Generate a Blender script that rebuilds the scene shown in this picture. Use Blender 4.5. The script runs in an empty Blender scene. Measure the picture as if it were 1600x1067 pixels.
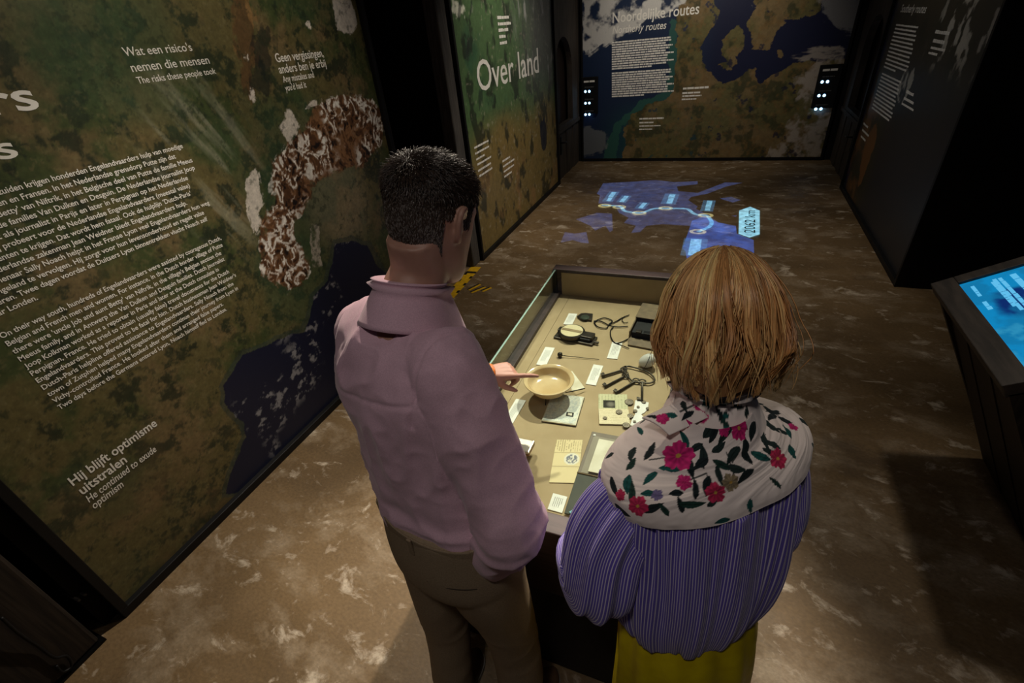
import bpy, bmesh, math, random
import numpy as np
from mathutils import Vector, Matrix
random.seed(7)
scene = bpy.context.scene
COL = scene.collection

# ------------------------------------------------------------------ camera
CAM_H, FPX = 1.97, 739.006
YAW, PITCH, ROLL = -0.43443464, 0.57828226, 0.11004597
_f = np.array([math.sin(YAW)*math.cos(PITCH), math.cos(YAW)*math.cos(PITCH), -math.sin(PITCH)])
_r = np.array([math.cos(YAW), -math.sin(YAW), 0.0]); _d = np.cross(_f, _r)
_R = math.cos(ROLL)*_r + math.sin(ROLL)*_d; _D = -math.sin(ROLL)*_r + math.cos(ROLL)*_d
CM = np.stack([_R, _D, _f]); C0 = np.array([0, 0, CAM_H])
cam_data = bpy.data.cameras.new('camera'); cam = bpy.data.objects.new('camera', cam_data); COL.objects.link(cam)
cam_data.sensor_width = 36.0; cam_data.lens = FPX/1600*36.0; cam_data.clip_start = 0.02
cam.matrix_world = Matrix(((_R[0], -_D[0], -_f[0], 0), (_R[1], -_D[1], -_f[1], 0), (_R[2], -_D[2], -_f[2], CAM_H), (0, 0, 0, 1)))
scene.camera = cam

# ------------------------------------------------------------------ world, lights, exposure
scene.view_settings.view_transform = 'Standard'; scene.view_settings.look = 'None'
scene.view_settings.gamma = 1.0; scene.view_settings.use_curve_mapping = False
scene.view_settings.exposure = 0.0
world = bpy.data.worlds.new('world'); scene.world = world; world.use_nodes = True
world.node_tree.nodes['Background'].inputs[0].default_value = (0.62, 0.68, 0.9, 1)
world.node_tree.nodes['Background'].inputs[1].default_value = 0.012
def spot(name, loc, target, power, angle, col=(1, .86, .66), blend=.6, size=.04):
    l = bpy.data.lights.new(name, 'SPOT'); l.energy = power; l.spot_size = math.radians(angle); l.spot_blend = blend
    l.color = col; l.shadow_soft_size = size
    o = bpy.data.objects.new(name, l); COL.objects.link(o); o.location = loc
    o.rotation_euler = (Vector(target)-Vector(loc)).to_track_quat('-Z', 'Y').to_euler()
    return o
WARM = (1, .89, .73)
spot('case_spot', (-.22, 2.95, 3.2), (-.42, 1.40, .72), 430, 40, WARM, size=.03)
spot('floor_spot', (-1.35, 2.4, 3.3), (-1.2, .45, 0), 300, 62, WARM, blend=.8)
spot('panel_spot', (-.5, 1.7, 3.4), (-2.15, 1.75, 1.8), 88, 68, WARM, blend=.95)
spot('panel_spot', (-.6, 5.0, 3.4), (-2.15, 5.2, 1.5), 115, 74, WARM, blend=.9)
spot('panel_spot', (-.5, 6.2, 3.4), (-.6, 8.2, 1.7), 130, 84, WARM, blend=.9)
spot('panel_spot', (.1, 5.4, 3.4), (1.46, 5.6, 1.5), 15, 66, WARM, blend=.9)
spot('floor_spot', (-.5, 4.0, 3.4), (-.5, 4.6, 0), 150, 95, WARM, blend=.9)
spot('floor_spot', (.75, 2.5, 3.3), (.75, 1.15, 0), 55, 62, WARM, blend=.8, size=.08)
spot('visitor_fill', (-.15, -.35, 3.3), (-.05, .65, .85), 33, 66, (1, .92, .86), blend=.9, size=.10)  # added fill to show the visitors' backs, no known lamp


# ------------------------------------------------------------------ helpers
def at(px, py, x=None, y=None, z=None, t=None):
    d = CM.T @ np.array([(px-800)/FPX, (py-533.5)/FPX, 1.0])
    if x is not None: t = x/d[0]
    elif y is not None: t = y/d[1]
    elif z is not None: t = (z-CAM_H)/d[2]
    return C0 + t*d
def proj(p):
    c = CM @ (np.asarray(p)-C0); return 800+FPX*c[0]/c[2], 533.5+FPX*c[1]/c[2]
def lin(*c):
    c = np.array(c, float)/255.0
    return np.where(c <= .04045, c/12.92, ((c+.055)/1.055)**2.4)
def L3(r, g, b): return tuple(float(v) for v in lin(r, g, b))
def tag(o, label=None, cat=None, group=None, kind=None):
    if label: o['label'] = label
    if cat: o['category'] = cat
    if group: o['group'] = group
    if kind: o['kind'] = kind
    return o
def thing(name, loc, label, cat, group=None):
    o = bpy.data.objects.new(name, None); COL.objects.link(o); o.location = tuple(float(v) for v in loc); o.empty_display_size = .05
    return tag(o, label, cat, group)
def wloc(o):
    v = Vector((0, 0, 0))
    while o is not None: v = v+o.location; o = o.parent
    return v
def mobj(name, verts, faces, mat, parent=None, cols=None, uv=None, smooth=False, local=False):
    me = bpy.data.meshes.new(name)
    V = np.asarray(verts, dtype=np.float64).reshape(-1, 3)
    if parent is not None and not local: V = V-np.array(wloc(parent))
    if isinstance(faces, np.ndarray) and faces.ndim == 2:
        n, k = faces.shape
        me.vertices.add(len(V)); me.vertices.foreach_set('co', V.ravel())
        me.loops.add(n*k); me.loops.foreach_set('vertex_index', faces.ravel().astype(np.int32))
        me.polygons.add(n); me.polygons.foreach_set('loop_start', np.arange(0, n*k, k, dtype=np.int32))
        me.update(calc_edges=True)
    else:
        me.from_pydata([tuple(v) for v in V], [], [tuple(int(i) for i in f) for f in faces])
    if cols is not None:
        a = me.color_attributes.new('Col', 'FLOAT_COLOR', 'POINT')
        C = np.ones((len(V), 4)); C[:, :3] = np.asarray(cols).reshape(-1, 3); a.data.foreach_set('color', C.ravel().astype(np.float32))
    if uv is not None:
        a = me.attributes.new('fabric', 'FLOAT_VECTOR', 'POINT'); U = np.zeros((len(V), 3)); U[:, :2] = np.asarray(uv).reshape(-1, 2)
        a.data.foreach_set('vector', U.ravel().astype(np.float32))
    if smooth: me.polygons.foreach_set('use_smooth', np.ones(len(me.polygons), dtype=bool))
    me.update()
    if mat is not None: me.materials.append(mat)
    o = bpy.data.objects.new(name, me); COL.objects.link(o)
    if parent is not None: o.parent = parent
    return o
BOXF = [(0, 3, 2, 1), (4, 5, 6, 7), (0, 1, 5, 4), (1, 2, 6, 5), (2, 3, 7, 6), (3, 0, 4, 7)]
def boxv(x0, x1, y0, y1, z0, z1):
    return [(x0, y0, z0), (x1, y0, z0), (x1, y1, z0), (x0, y1, z0), (x0, y0, z1), (x1, y0, z1), (x1, y1, z1), (x0, y1, z1)]
class MB:
    def __init__(s): s.v = []; s.f = []
    def add(s, v, f):
        n = len(s.v); s.v += [tuple(p) for p in v]; s.f += [tuple(int(i)+n for i in q) for q in f]; return s
    def box(s, *a): return s.add(boxv(*a), BOXF)
    def obox(s, c, ax, ay, az, hx, hy, hz):
        c, ax, ay, az = map(np.asarray, (c, ax, ay, az)); v = []
        for k in (-1, 1):
            for i, j in ((-1, -1), (1, -1), (1, 1), (-1, 1)): v.append(c+ax*hx*i+ay*hy*j+az*hz*k)
        return s.add(v, BOXF)
    def tube(s, pts, r, n=8, cap=True):
        v, f = tube(pts, r, n, cap); return s.add(v, f)
    def build(s, name, mat, parent=None, **k): return mobj(name, s.v, s.f, mat, parent, **k)
def box(name, mat, parent, *a, bevel=0.0):
    o = mobj(name, boxv(*a), BOXF, mat, parent)
    if bevel: bev(o, bevel)
    return o
def bev(o, w, seg=2):
    m = o.modifiers.new('bevel', 'BEVEL'); m.width = w; m.segments = seg; m.limit_method = 'ANGLE'; m.angle_limit = math.radians(40)
    return o
def tube(pts, r, n=8, cap=True):
    P = np.asarray(pts, float); m = len(P); R = np.broadcast_to(np.asarray(r, float), (m,))
    T = np.gradient(P, axis=0); T /= np.linalg.norm(T, axis=1)[:, None]+1e-12
    a = np.array([0, 0, 1.]) if abs(T[0][2]) < .9 else np.array([1., 0, 0])
    N = np.cross(T[0], a); N /= np.linalg.norm(N); v = []
    for i in range(m):
        N = N-T[i]*np.dot(N, T[i]); N /= np.linalg.norm(N); B = np.cross(T[i], N)
        for k in range(n):
            t = 2*math.pi*k/n; v.append(P[i]+R[i]*(math.cos(t)*N+math.sin(t)*B))
    f = [(i*n+k, i*n+(k+1) % n, (i+1)*n+(k+1) % n, (i+1)*n+k) for i in range(m-1) for k in range(n)]
    if cap: f += [tuple(range(n))[::-1], tuple((m-1)*n+k for k in range(n))]
    return v, f
def spline(keys, n):
    """Catmull-Rom through rows of keys, n samples."""
    K = np.asarray(keys, float); m = len(K)
    t = np.linspace(0, m-1, n); i = np.clip(t.astype(int), 0, m-2); u = (t-i)[:, None]
    p0 = K[np.clip(i-1, 0, m-1)]; p1 = K[i]; p2 = K[i+1]; p3 = K[np.clip(i+2, 0, m-1)]
    return .5*((2*p1)+(-p0+p2)*u+(2*p0-5*p1+4*p2-p3)*u**2+(-p0+3*p1-3*p2+p3)*u**3)
def lathe(prof, n=32, c=(0, 0, 0)):
    v = []; f = []; m = len(prof)
    for r, z in prof:
        for k in range(n):
            a = 2*math.pi*k/n; v.append((c[0]+r*math.cos(a), c[1]+r*math.sin(a), c[2]+z))
    for i in range(m-1):
        for k in range(n): f.append((i*n+k, i*n+(k+1) % n, (i+1)*n+(k+1) % n, (i+1)*n+k))
    return v, f
def prism(poly, O, U, V, t):
    """polygon (list of 2-D points) on plane O,U,V extruded by t along UxV"""
    O, U, V = map(np.asarray, (O, U, V)); N = np.cross(U, V); n = len(poly)
    v = [O+U*a+V*b for a, b in poly]+[O+U*a+V*b+N*t for a, b in poly]
    f = [tuple(range(n))[::-1], tuple(range(n, 2*n))]+[(i, (i+1) % n, n+(i+1) % n, n+i) for i in range(n)]
    return v, f
def plate(outer, holes, t):
    """flat plate with holes in xy, thickness t -> verts, faces"""
    cu = bpy.data.curves.new('plate', 'CURVE'); cu.dimensions = '2D'; cu.fill_mode = 'BOTH'; cu.extrude = t/2
    for poly in [outer]+holes:
        sp = cu.splines.new('POLY'); sp.points.add(len(poly)-1); sp.use_cyclic_u = True
        for p, q in zip(sp.points, poly): p.co = (q[0], q[1], 0, 1)
    ob = bpy.data.objects.new('plate', cu); me = bpy.data.meshes.new_from_object(ob)
    v = [tuple(p.co) for p in me.vertices]; f = [tuple(p.vertices) for p in me.polygons]
    bpy.data.objects.remove(ob); bpy.data.curves.remove(cu); bpy.data.meshes.remove(me)
    return v, f
def rect_grid(nu, nv):
    i = np.arange(nu-1)[None, :]+np.arange(nv-1)[:, None]*nu
    return np.stack([i, i+1, i+1+nu, i+nu], -1).reshape(-1, 4)

# numpy noise
_rng = np.random.RandomState(3); _T = _rng.rand(256, 256)
def vn(x, y, s=0):
    x = np.asarray(x)+s*17.31; y = np.asarray(y)+s*9.17
    xi = np.floor(x).astype(int); yi = np.floor(y).astype(int); u = x-xi; w = y-yi
    u = u*u*(3-2*u); w = w*w*(3-2*w)
    g = lambda a, b: _T[a & 255, b & 255]
    return (g(xi, yi)*(1-u)+g(xi+1, yi)*u)*(1-w)+(g(xi, yi+1)*(1-u)+g(xi+1, yi+1)*u)*w
def fbm(x, y, o=5, s=0, g=.55):
    a = 1; t = 0; m = 0
    for k in range(o): t = t+a*vn(x*2**k, y*2**k, s+k*3); m += a; a *= g
    return t/m
def ridge(x, y, o=5, s=0):
    a = 1; t = 0; m = 0
    for k in range(o): t = t+a*(1-np.abs(2*vn(x*2**k, y*2**k, s+k*5)-1)); m += a; a *= .55
    return t/m
def ss(a, b, x): t = np.clip((x-a)/(b-a+1e-9), 0, 1); return t*t*(3-2*t)
def inpoly(X, Y, P):
    c = np.zeros(X.shape, bool); n = len(P)
    for i in range(n):
        x0, y0 = P[i]; x1, y1 = P[(i+1) % n]
        if y0 == y1: continue
        h = ((y0 > Y) != (y1 > Y)) & (X < (x1-x0)*(Y-y0)/(y1-y0)+x0); c ^= h
    return c
def mixc(a, b, t): return a*(1-t[..., None])+np.asarray(b)*t[..., None]

# materials
def newmat(name):
    m = bpy.data.materials.new(name); m.use_nodes = True; nt = m.node_tree
    return m, nt, nt.nodes['Principled BSDF']
def N(nt, typ, **k):
    n = nt.nodes.new(typ)
    for a, b in k.items():
        if isinstance(a, str) and a.startswith('i_'): n.inputs[a[2:].replace('_', ' ')].default_value = b
        else: setattr(n, a, b)
    return n
def mat_plain(name, c1, c2=None, rough=.6, scale=20, stretch=(1, 1, 1), bump=0.0, metal=0.0, spec=.5, detail=5, ramp=(.35, .65), coord='Object', sheen=0):
    m, nt, b = newmat(name); c2 = c2 or tuple(v*.7 for v in c1)
    tc = N(nt, 'ShaderNodeTexCoord'); mp = N(nt, 'ShaderNodeMapping'); mp.inputs['Scale'].default_value = stretch
    no = N(nt, 'ShaderNodeTexNoise'); no.inputs['Scale'].default_value = scale; no.inputs['Detail'].default_value = detail
    cr = N(nt, 'ShaderNodeValToRGB'); cr.color_ramp.elements[0].position = ramp[0]; cr.color_ramp.elements[1].position = ramp[1]
    cr.color_ramp.elements[0].color = (*c2, 1); cr.color_ramp.elements[1].color = (*c1, 1)
    L = nt.links.new; L(tc.outputs[coord], mp.inputs[0]); L(mp.outputs[0], no.inputs['Vector']); L(no.outputs[0], cr.inputs[0]); L(cr.outputs[0], b.inputs['Base Color'])
    b.inputs['Roughness'].default_value = rough; b.inputs['Metallic'].default_value = metal; b.inputs['Specular IOR Level'].default_value = spec
    if sheen: b.inputs['Sheen Weight'].default_value = sheen
    if bump:
        bp = N(nt, 'ShaderNodeBump'); bp.inputs['Strength'].default_value = bump; bp.inputs['Distance'].default_value = .004
        L(no.outputs[0], bp.inputs['Height']); L(bp.outputs[0], b.inputs['Normal'])
    return m
def mat_col(name, rough=.55, spec=.4, noise=0.0, nscale=60, bump=0, coat=0, sheen=0):
    """print / dye colours carried by the mesh's colour attribute"""
    m, nt, b = newmat(name); a = N(nt, 'ShaderNodeAttribute', attribute_name='Col'); L = nt.links.new
    src = a.outputs['Color']
    if noise:
        tc = N(nt, 'ShaderNodeTexCoord'); no = N(nt, 'ShaderNodeTexNoise'); no.inputs['Scale'].default_value = nscale; no.inputs['Detail'].default_value = 6
        mr = N(nt, 'ShaderNodeMapRange'); mr.inputs[3].default_value = 1-noise; mr.inputs[4].default_value = 1+noise
        mx = N(nt, 'ShaderNodeVectorMath', operation='SCALE')
        L(tc.outputs['Object'], no.inputs['Vector']); L(no.outputs[0], mr.inputs[0]); L(src, mx.inputs[0]); L(mr.outputs[0], mx.inputs['Scale']); src = mx.outputs[0]
        if bump:
            bp = N(nt, 'ShaderNodeBump'); bp.inputs['Strength'].default_value = bump; bp.inputs['Distance'].default_value = .002
            L(no.outputs[0], bp.inputs['Height']); L(bp.outputs[0], b.inputs['Normal'])
    L(src, b.inputs['Base Color']); b.inputs['Roughness'].default_value = rough; b.inputs['Specular IOR Level'].default_value = spec
    if coat: b.inputs['Coat Weight'].default_value = coat; b.inputs['Coat Roughness'].default_value = .25
    if sheen: b.inputs['Sheen Weight'].default_value = sheen
    return m
def mat_emit(name, col, strength):
    m, nt, b = newmat(name); b.inputs['Base Color'].default_value = (0, 0, 0, 1)
    b.inputs['Emission Color'].default_value = (*col, 1); b.inputs['Emission Strength'].default_value = strength
    return m
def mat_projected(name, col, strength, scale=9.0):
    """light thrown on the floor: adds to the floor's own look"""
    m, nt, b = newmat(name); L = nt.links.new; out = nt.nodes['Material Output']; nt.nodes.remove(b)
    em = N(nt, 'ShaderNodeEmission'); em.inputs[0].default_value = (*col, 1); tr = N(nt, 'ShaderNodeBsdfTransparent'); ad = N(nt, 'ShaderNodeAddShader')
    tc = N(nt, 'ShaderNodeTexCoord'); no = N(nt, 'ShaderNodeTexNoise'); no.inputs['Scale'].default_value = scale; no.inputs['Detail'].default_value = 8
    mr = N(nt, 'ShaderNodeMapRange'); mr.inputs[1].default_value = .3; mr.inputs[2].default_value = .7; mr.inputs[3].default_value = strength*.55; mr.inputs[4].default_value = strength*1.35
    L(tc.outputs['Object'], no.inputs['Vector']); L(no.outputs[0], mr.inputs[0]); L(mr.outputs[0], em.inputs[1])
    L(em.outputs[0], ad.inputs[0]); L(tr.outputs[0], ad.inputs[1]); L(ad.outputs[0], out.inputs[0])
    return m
def mat_glass(name, tint=(.93, .97, .95)):
    m, nt, b = newmat(name); L = nt.links.new; out = nt.nodes['Material Output']; nt.nodes.remove(b)
    tr = N(nt, 'ShaderNodeBsdfTransparent'); tr.inputs[0].default_value = (*tint, 1); gl = N(nt, 'ShaderNodeBsdfGlossy'); gl.inputs['Roughness'].default_value = .01
    lw = N(nt, 'ShaderNodeLayerWeight'); lw.inputs[0].default_value = .5; pw = N(nt, 'ShaderNodeMath', operation='POWER'); pw.inputs[1].default_value = 4; L(lw.outputs['Facing'], pw.inputs[0]); fr = N(nt, 'ShaderNodeMath', operation='MULTIPLY_ADD'); fr.inputs[1].default_value = .9; fr.inputs[2].default_value = .04; L(pw.outputs[0], fr.inputs[0]); mx = N(nt, 'ShaderNodeMixShader')
    L(fr.outputs[0], mx.inputs[0]); L(tr.outputs[0], mx.inputs[1]); L(gl.outputs[0], mx.inputs[2]); L(mx.outputs[0], out.inputs[0])
    return m

# text
def glyphs(s, offset=0.0, shear=0.0):
    cu = bpy.data.curves.new('text', 'FONT'); cu.body = s; cu.size = 1; cu.resolution_u = 3; cu.offset = offset; cu.shear = shear; cu.fill_mode = 'FRONT'
    ob = bpy.data.objects.new('text', cu); me = bpy.data.meshes.new_from_object(ob)
    v = np.array([tuple(p.co) for p in me.vertices]).reshape(-1, 3); f = [tuple(p.vertices) for p in me.polygons]
    bpy.data.objects.remove(ob); bpy.data.curves.remove(cu); bpy.data.meshes.remove(me)
    return v, f
def put_text(mb, s, O, X, Y, width, cap, offset=0.012, shear=0.0, lift=.0015):
    """one line of text: lower-left O, reading direction X, up Y, given width and cap height"""
    v, f = glyphs(s, offset, shear)
    if len(v) == 0: return
    x0, x1 = v[:, 0].min(), v[:, 0].max(); O, X, Y = map(np.asarray, (O, X, Y)); Z = np.cross(X, Y)
    k = width/(x1-x0); c = cap/.72
    mb.add([O+X*(p[0]-x0)*k+Y*p[1]*c+Z*lift for p in v], f)
def word_bars(mb, O, X, Y, width, h, lift=.0015, seed=0, gap=.35):
    """print too small to read in the photo: a line of word-length strokes"""
    r = random.Random(seed); O, X, Y = map(np.asarray, (O, X, Y)); Z = np.cross(X, Y); s = 0
    while s < width-1e-4:
        w = min(h*r.uniform(1.0, 4.5), width-s); a = O+X*s+Z*lift; hh = h*r.uniform(.85, 1.05)
        mb.add([a, a+X*w, a+X*w+Y*hh, a+Y*hh], [(0, 1, 2, 3)]); s += w+h*gap

# ------------------------------------------------------------------ the room
XL, XR, YB = -2.153, 1.461, 8.235
PT = 2.8            # top of the map panels
M_black = mat_plain('black_paint', (.006, .006, .007), (.003, .003, .0035), rough=.55, scale=6, spec=.3)
M_wall = mat_plain('dark_wall', (.010, .009, .009), (.005, .005, .006), rough=.8, scale=3, spec=.2, bump=.1)
M_darkwood = mat_plain('dark_timber', (.030, .022, .017), (.012, .009, .008), rough=.6, scale=5, stretch=(14, 14, .8), bump=.25, spec=.3)
M_post = mat_plain('grey_timber', (.105, .095, .085), (.05, .045, .042), rough=.7, scale=6, stretch=(16, 16, 1), bump=.3)
def floor_mat():
    m, nt, b = newmat('worn_concrete'); L = nt.links.new; tc = N(nt, 'ShaderNodeTexCoord')
    mp = N(nt, 'ShaderNodeMapping'); mp.inputs['Rotation'].default_value = (0, 0, .5); mp.inputs['Scale'].default_value = (1, 1.5, 1); L(tc.outputs['Object'], mp.inputs[0])
    def noise(sc, det, dist=0.0, rough=.55, off=0):
        n = N(nt, 'ShaderNodeTexNoise'); n.inputs['Scale'].default_value = sc; n.inputs['Detail'].default_value = det; n.inputs['Distortion'].default_value = dist; n.inputs['Roughness'].default_value = rough
        m2 = N(nt, 'ShaderNodeMapping'); m2.inputs['Location'].default_value = (off, off*.7, 0); L(mp.outputs[0], m2.inputs[0]); L(m2.outputs[0], n.inputs['Vector']); return n.outputs[0]
    def ramp(src, a, b_, c0, c1):
        r = N(nt, 'ShaderNodeValToRGB'); r.color_ramp.elements[0].position = a; r.color_ramp.elements[1].position = b_
        r.color_ramp.elements[0].color = (*c0, 1); r.color_ramp.elements[1].color = (*c1, 1); L(src, r.inputs[0]); return r.outputs[0]
    def mix(fac, a, c):
        x = N(nt, 'ShaderNodeMix', data_type='RGBA'); L(fac, x.inputs[0]); L(a, x.inputs[6])
        if isinstance(c, tuple): x.inputs[7].default_value = (*c, 1)
        else: L(c, x.inputs[7])
        return x.outputs[2]
    base = ramp(noise(1.1, 7, .4), .3, .7, (.115, .073, .034), (.235, .155, .078))
    v = mix(ramp(noise(2.6, 9, .25, .66, 3.1), .50, .68, (0, 0, 0), (.75, .75, .75)), base, (.37, .29, .20))
    v = mix(ramp(noise(5.5, 9, .5, .66, 9.2), .575, .67, (0, 0, 0), (.8, .8, .8)), v, (.60, .51, .40))
    v = mix(ramp(noise(12.0, 8, .6, .65, 31.), .61, .69, (0, 0, 0), (.5, .5, .5)), v, (.52, .43, .33))
    v = mix(ramp(noise(1.7, 7, .3, .6, 21.), .58, .72, (0, 0, 0), (.6, .6, .6)), v, (.07, .045, .026))
    f = ramp(noise(60, 5, 0, .6, 4.4), .3, .75, (.72, .72, .72), (1.12, 1.12, 1.12))
    x = N(nt, 'ShaderNodeMix', data_type='RGBA', blend_type='MULTIPLY'); x.inputs[0].default_value = 1; L(v, x.inputs[6]); L(f, x.inputs[7])
    L(x.outputs[2], b.inputs['Base Color'])
    rr = ramp(noise(4, 5, 0, .6, 13.), .3, .7, (.38, .38, .38), (.62, .62, .62)); L(rr, b.inputs['Roughness'])
    bp = N(nt, 'ShaderNodeBump'); bp.inputs['Strength'].default_value = .25; bp.inputs['Distance'].default_value = .004; L(noise(18, 8, .5, .65), bp.inputs['Height']); L(bp.outputs[0], b.inputs['Normal'])
    b.inputs['Specular IOR Level'].default_value = .35
    return m
M_floor = floor_mat()
tag(mobj('floor', boxv(-3.1, 2.7, -1.6, 8.5, -.06, 0), BOXF, M_floor), 'mottled brown worn concrete floor', None, kind='structure')
wl = MB()
for y0, y1 in ((-1.6, -.25), (.25, 2.96), (4.06, 6.94)): wl.box(XL-.75, XL-.03, y0, y1, 0, 3.3)
wl.box(XL-.95, XL-.75, -1.6, 8.5, 0, 3.3)
tag(wl.build('wall_left', M_wall), 'black wall behind the left map panels', kind='structure')
wr = MB()
wr.box(XR+.03, XR+.75, 4.19, 6.92, 0, 3.3); wr.box(XR+.75, XR+.95, -1.6, 8.5, 0, 3.3)
tag(wr.build('wall_right', M_wall), 'black wall behind the right map panel', kind='structure')
tag(mobj('wall_back', boxv(-3.1, 2.4, YB+.03, YB+.25, 0, 3.3), BOXF, M_wall), 'black wall behind the northern map panel', kind='structure')

# arched doorways beside the northern map
def arch_door(name, X0, sgn, ya, yb, yc, zs, zt, label):
    """wall bay at x=X0 facing sgn, arched niche between ya and yb springing at zs, top zt; plank door below"""
    root = bpy.data.objects.new(name, None); COL.objects.link(root); root.location = (X0, yc, 0); tag(root, label, kind='structure')
    y0, y1 = (6.94, YB+.03); r = (yb-ya)/2; cy = (ya+yb)/2; zb = .74
    hole = [(ya, zb), (yb, zb), (yb, zs)]+[(cy+r*math.cos(a), zs+(zt-zs)*math.sin(a)) for a in np.linspace(.15, math.pi-.15, 15)]+[(ya, zs)]
    v, f = plate([(y0, .66), (y1, .66), (y1, 3.3), (y0, 3.3)], [hole], .08)
    mobj('surround', [(X0-sgn*(.04+.03)+sgn*p[2], p[0], p[1]) for p in v], f, M_surround, root)
    mobj('niche_panel', boxv(*sorted((X0-sgn*.2, X0-sgn*.16)), y0, y1, .6, 3.3), BOXF, M_niche, root)
    n = 7; w = (y1-y0)/n
    for k in range(n):
        box('plank', M_surround, root, *sorted((X0-sgn*.10, X0-sgn*(.035 if k % 2 else .045))), y0+k*w+.006, y0+(k+1)*w-.006, .0, .655)
    box('cross_rail', M_surround, root, *sorted((X0-sgn*.05, X0-sgn*.015)), y0, y1, .655, .70)
    yh = yc
    mb = MB(); mb.box(*sorted((X0-sgn*.035, X0-sgn*.02)), yh-.03, yh+.03, .36, .60); hb = mb.build('lock_plate', M_iron, root); bev(hb, .004)
    mb = MB(); mb.tube([(X0-sgn*.02, yh, .52), (X0+sgn*.03, yh, .52), (X0+sgn*.035, yh+.02, .52), (X0+sgn*.035, yh+.1, .515)], .008); mb.build('door_handle', M_iron, root, smooth=True)
    return root
M_surround = mat_plain('stained_boards', (.075, .058, .046), (.034, .027, .022), rough=.7, scale=4, stretch=(3, 10, 1), bump=.2)
M_niche = mat_plain('rust_brown_door', (.034, .018, .012), (.018, .011, .008), rough=.7, scale=4, stretch=(3, 14, 1))
M_iron = mat_plain('black_iron', (.012, .012, .012), (.006, .006, .006), rough=.4, metal=.7)
arch_door('door_1', XL, 1, at(871, 120, x=XL)[1], at(897, 120, x=XL)[1], 7.18, 1.42, at(883, 57, x=XL)[2], 'dark arched doorway between the green map and the northern map')
arch_door('door_2', XR, -1, 7.15, 7.95, 7.18, 1.42, 1.75, 'dark arched doorway between the northern map and the right map')

# ------------------------------------------------------------------ map panels
M_print = mat_col('satellite_print', rough=.42, spec=.45, noise=.18, nscale=90)
M_white = mat_plain('white_lettering', L3(245, 243, 238), L3(236, 233, 226), rough=.6, scale=8)
ZU = np.array([0, 0, 1.0])
def run(O, X, px1):
    c = CM @ (np.asarray(O)-C0); a = CM @ np.asarray(X); k = (px1-800)/FPX
    return (k*c[2]-c[0])/(a[0]-k*a[2])
def up_px(O, n):
    a = np.array(proj(O)); b = np.array(proj(np.asarray(O)+ZU*.01)); return n/np.linalg.norm(b-a)*.01
def panel(name, O, X, w, z0, z1, nu, nv, colour, label, frame=.035, depth=.03, cat='map panel'):
    O = np.asarray(O, float); X = np.asarray(X, float); Nn = np.cross(X, ZU)
    root = thing(name, O+X*w/2, label, cat)
    u = np.linspace(0, w, nu); z = np.linspace(z0, z1, nv); U, Z = np.meshgrid(u, z)
    V = O[None, None]+U[..., None]*X+Z[..., None]*ZU
    mobj('map_print', V.reshape(-1, 3), rect_grid(nu, nv), M_print, root, cols=colour(U, Z).reshape(-1, 3))
    def bar(a, b, c, d):
        m = MB(); cc = O+X*(a+b)/2+ZU*(c+d)/2+Nn*(depth/2-.015); m.obox(cc, X, Nn, ZU, (b-a)/2, depth/2+.015, (d-c)/2); bev(m.build('frame_bar', M_black, root), .003)
    bar(-frame, w+frame, z0-frame-.012, z0); bar(-frame, w+frame, z1, z1+frame); bar(-frame, 0, z0, z1); bar(w, w+frame, z0, z1)
    return root
def dist_noise(U, Z, amp, sc, s): return U+amp*(fbm(U*sc, Z*sc, 5, s)-.5)*2, Z+amp*(fbm(U*sc, Z*sc, 5, s+40)-.5)*2

def soft_area(U, Z, P, rad, sc, s, amp=.9):
    """polygon with a ragged, wispy edge"""
    m = 0; a, b = dist_noise(U, Z, rad*.9, sc*.35, s)
    for k in range(7): t = k*2.4; q = rad*math.sqrt((k+.5)/7); m = m+inpoly(a+q*math.cos(t), b+q*math.sin(t), P)/7.0
    return ss(.42, .62, m+amp*(fbm(U*sc, Z*sc, 5, s+11, .62)-.5))*(m > 0)
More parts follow.
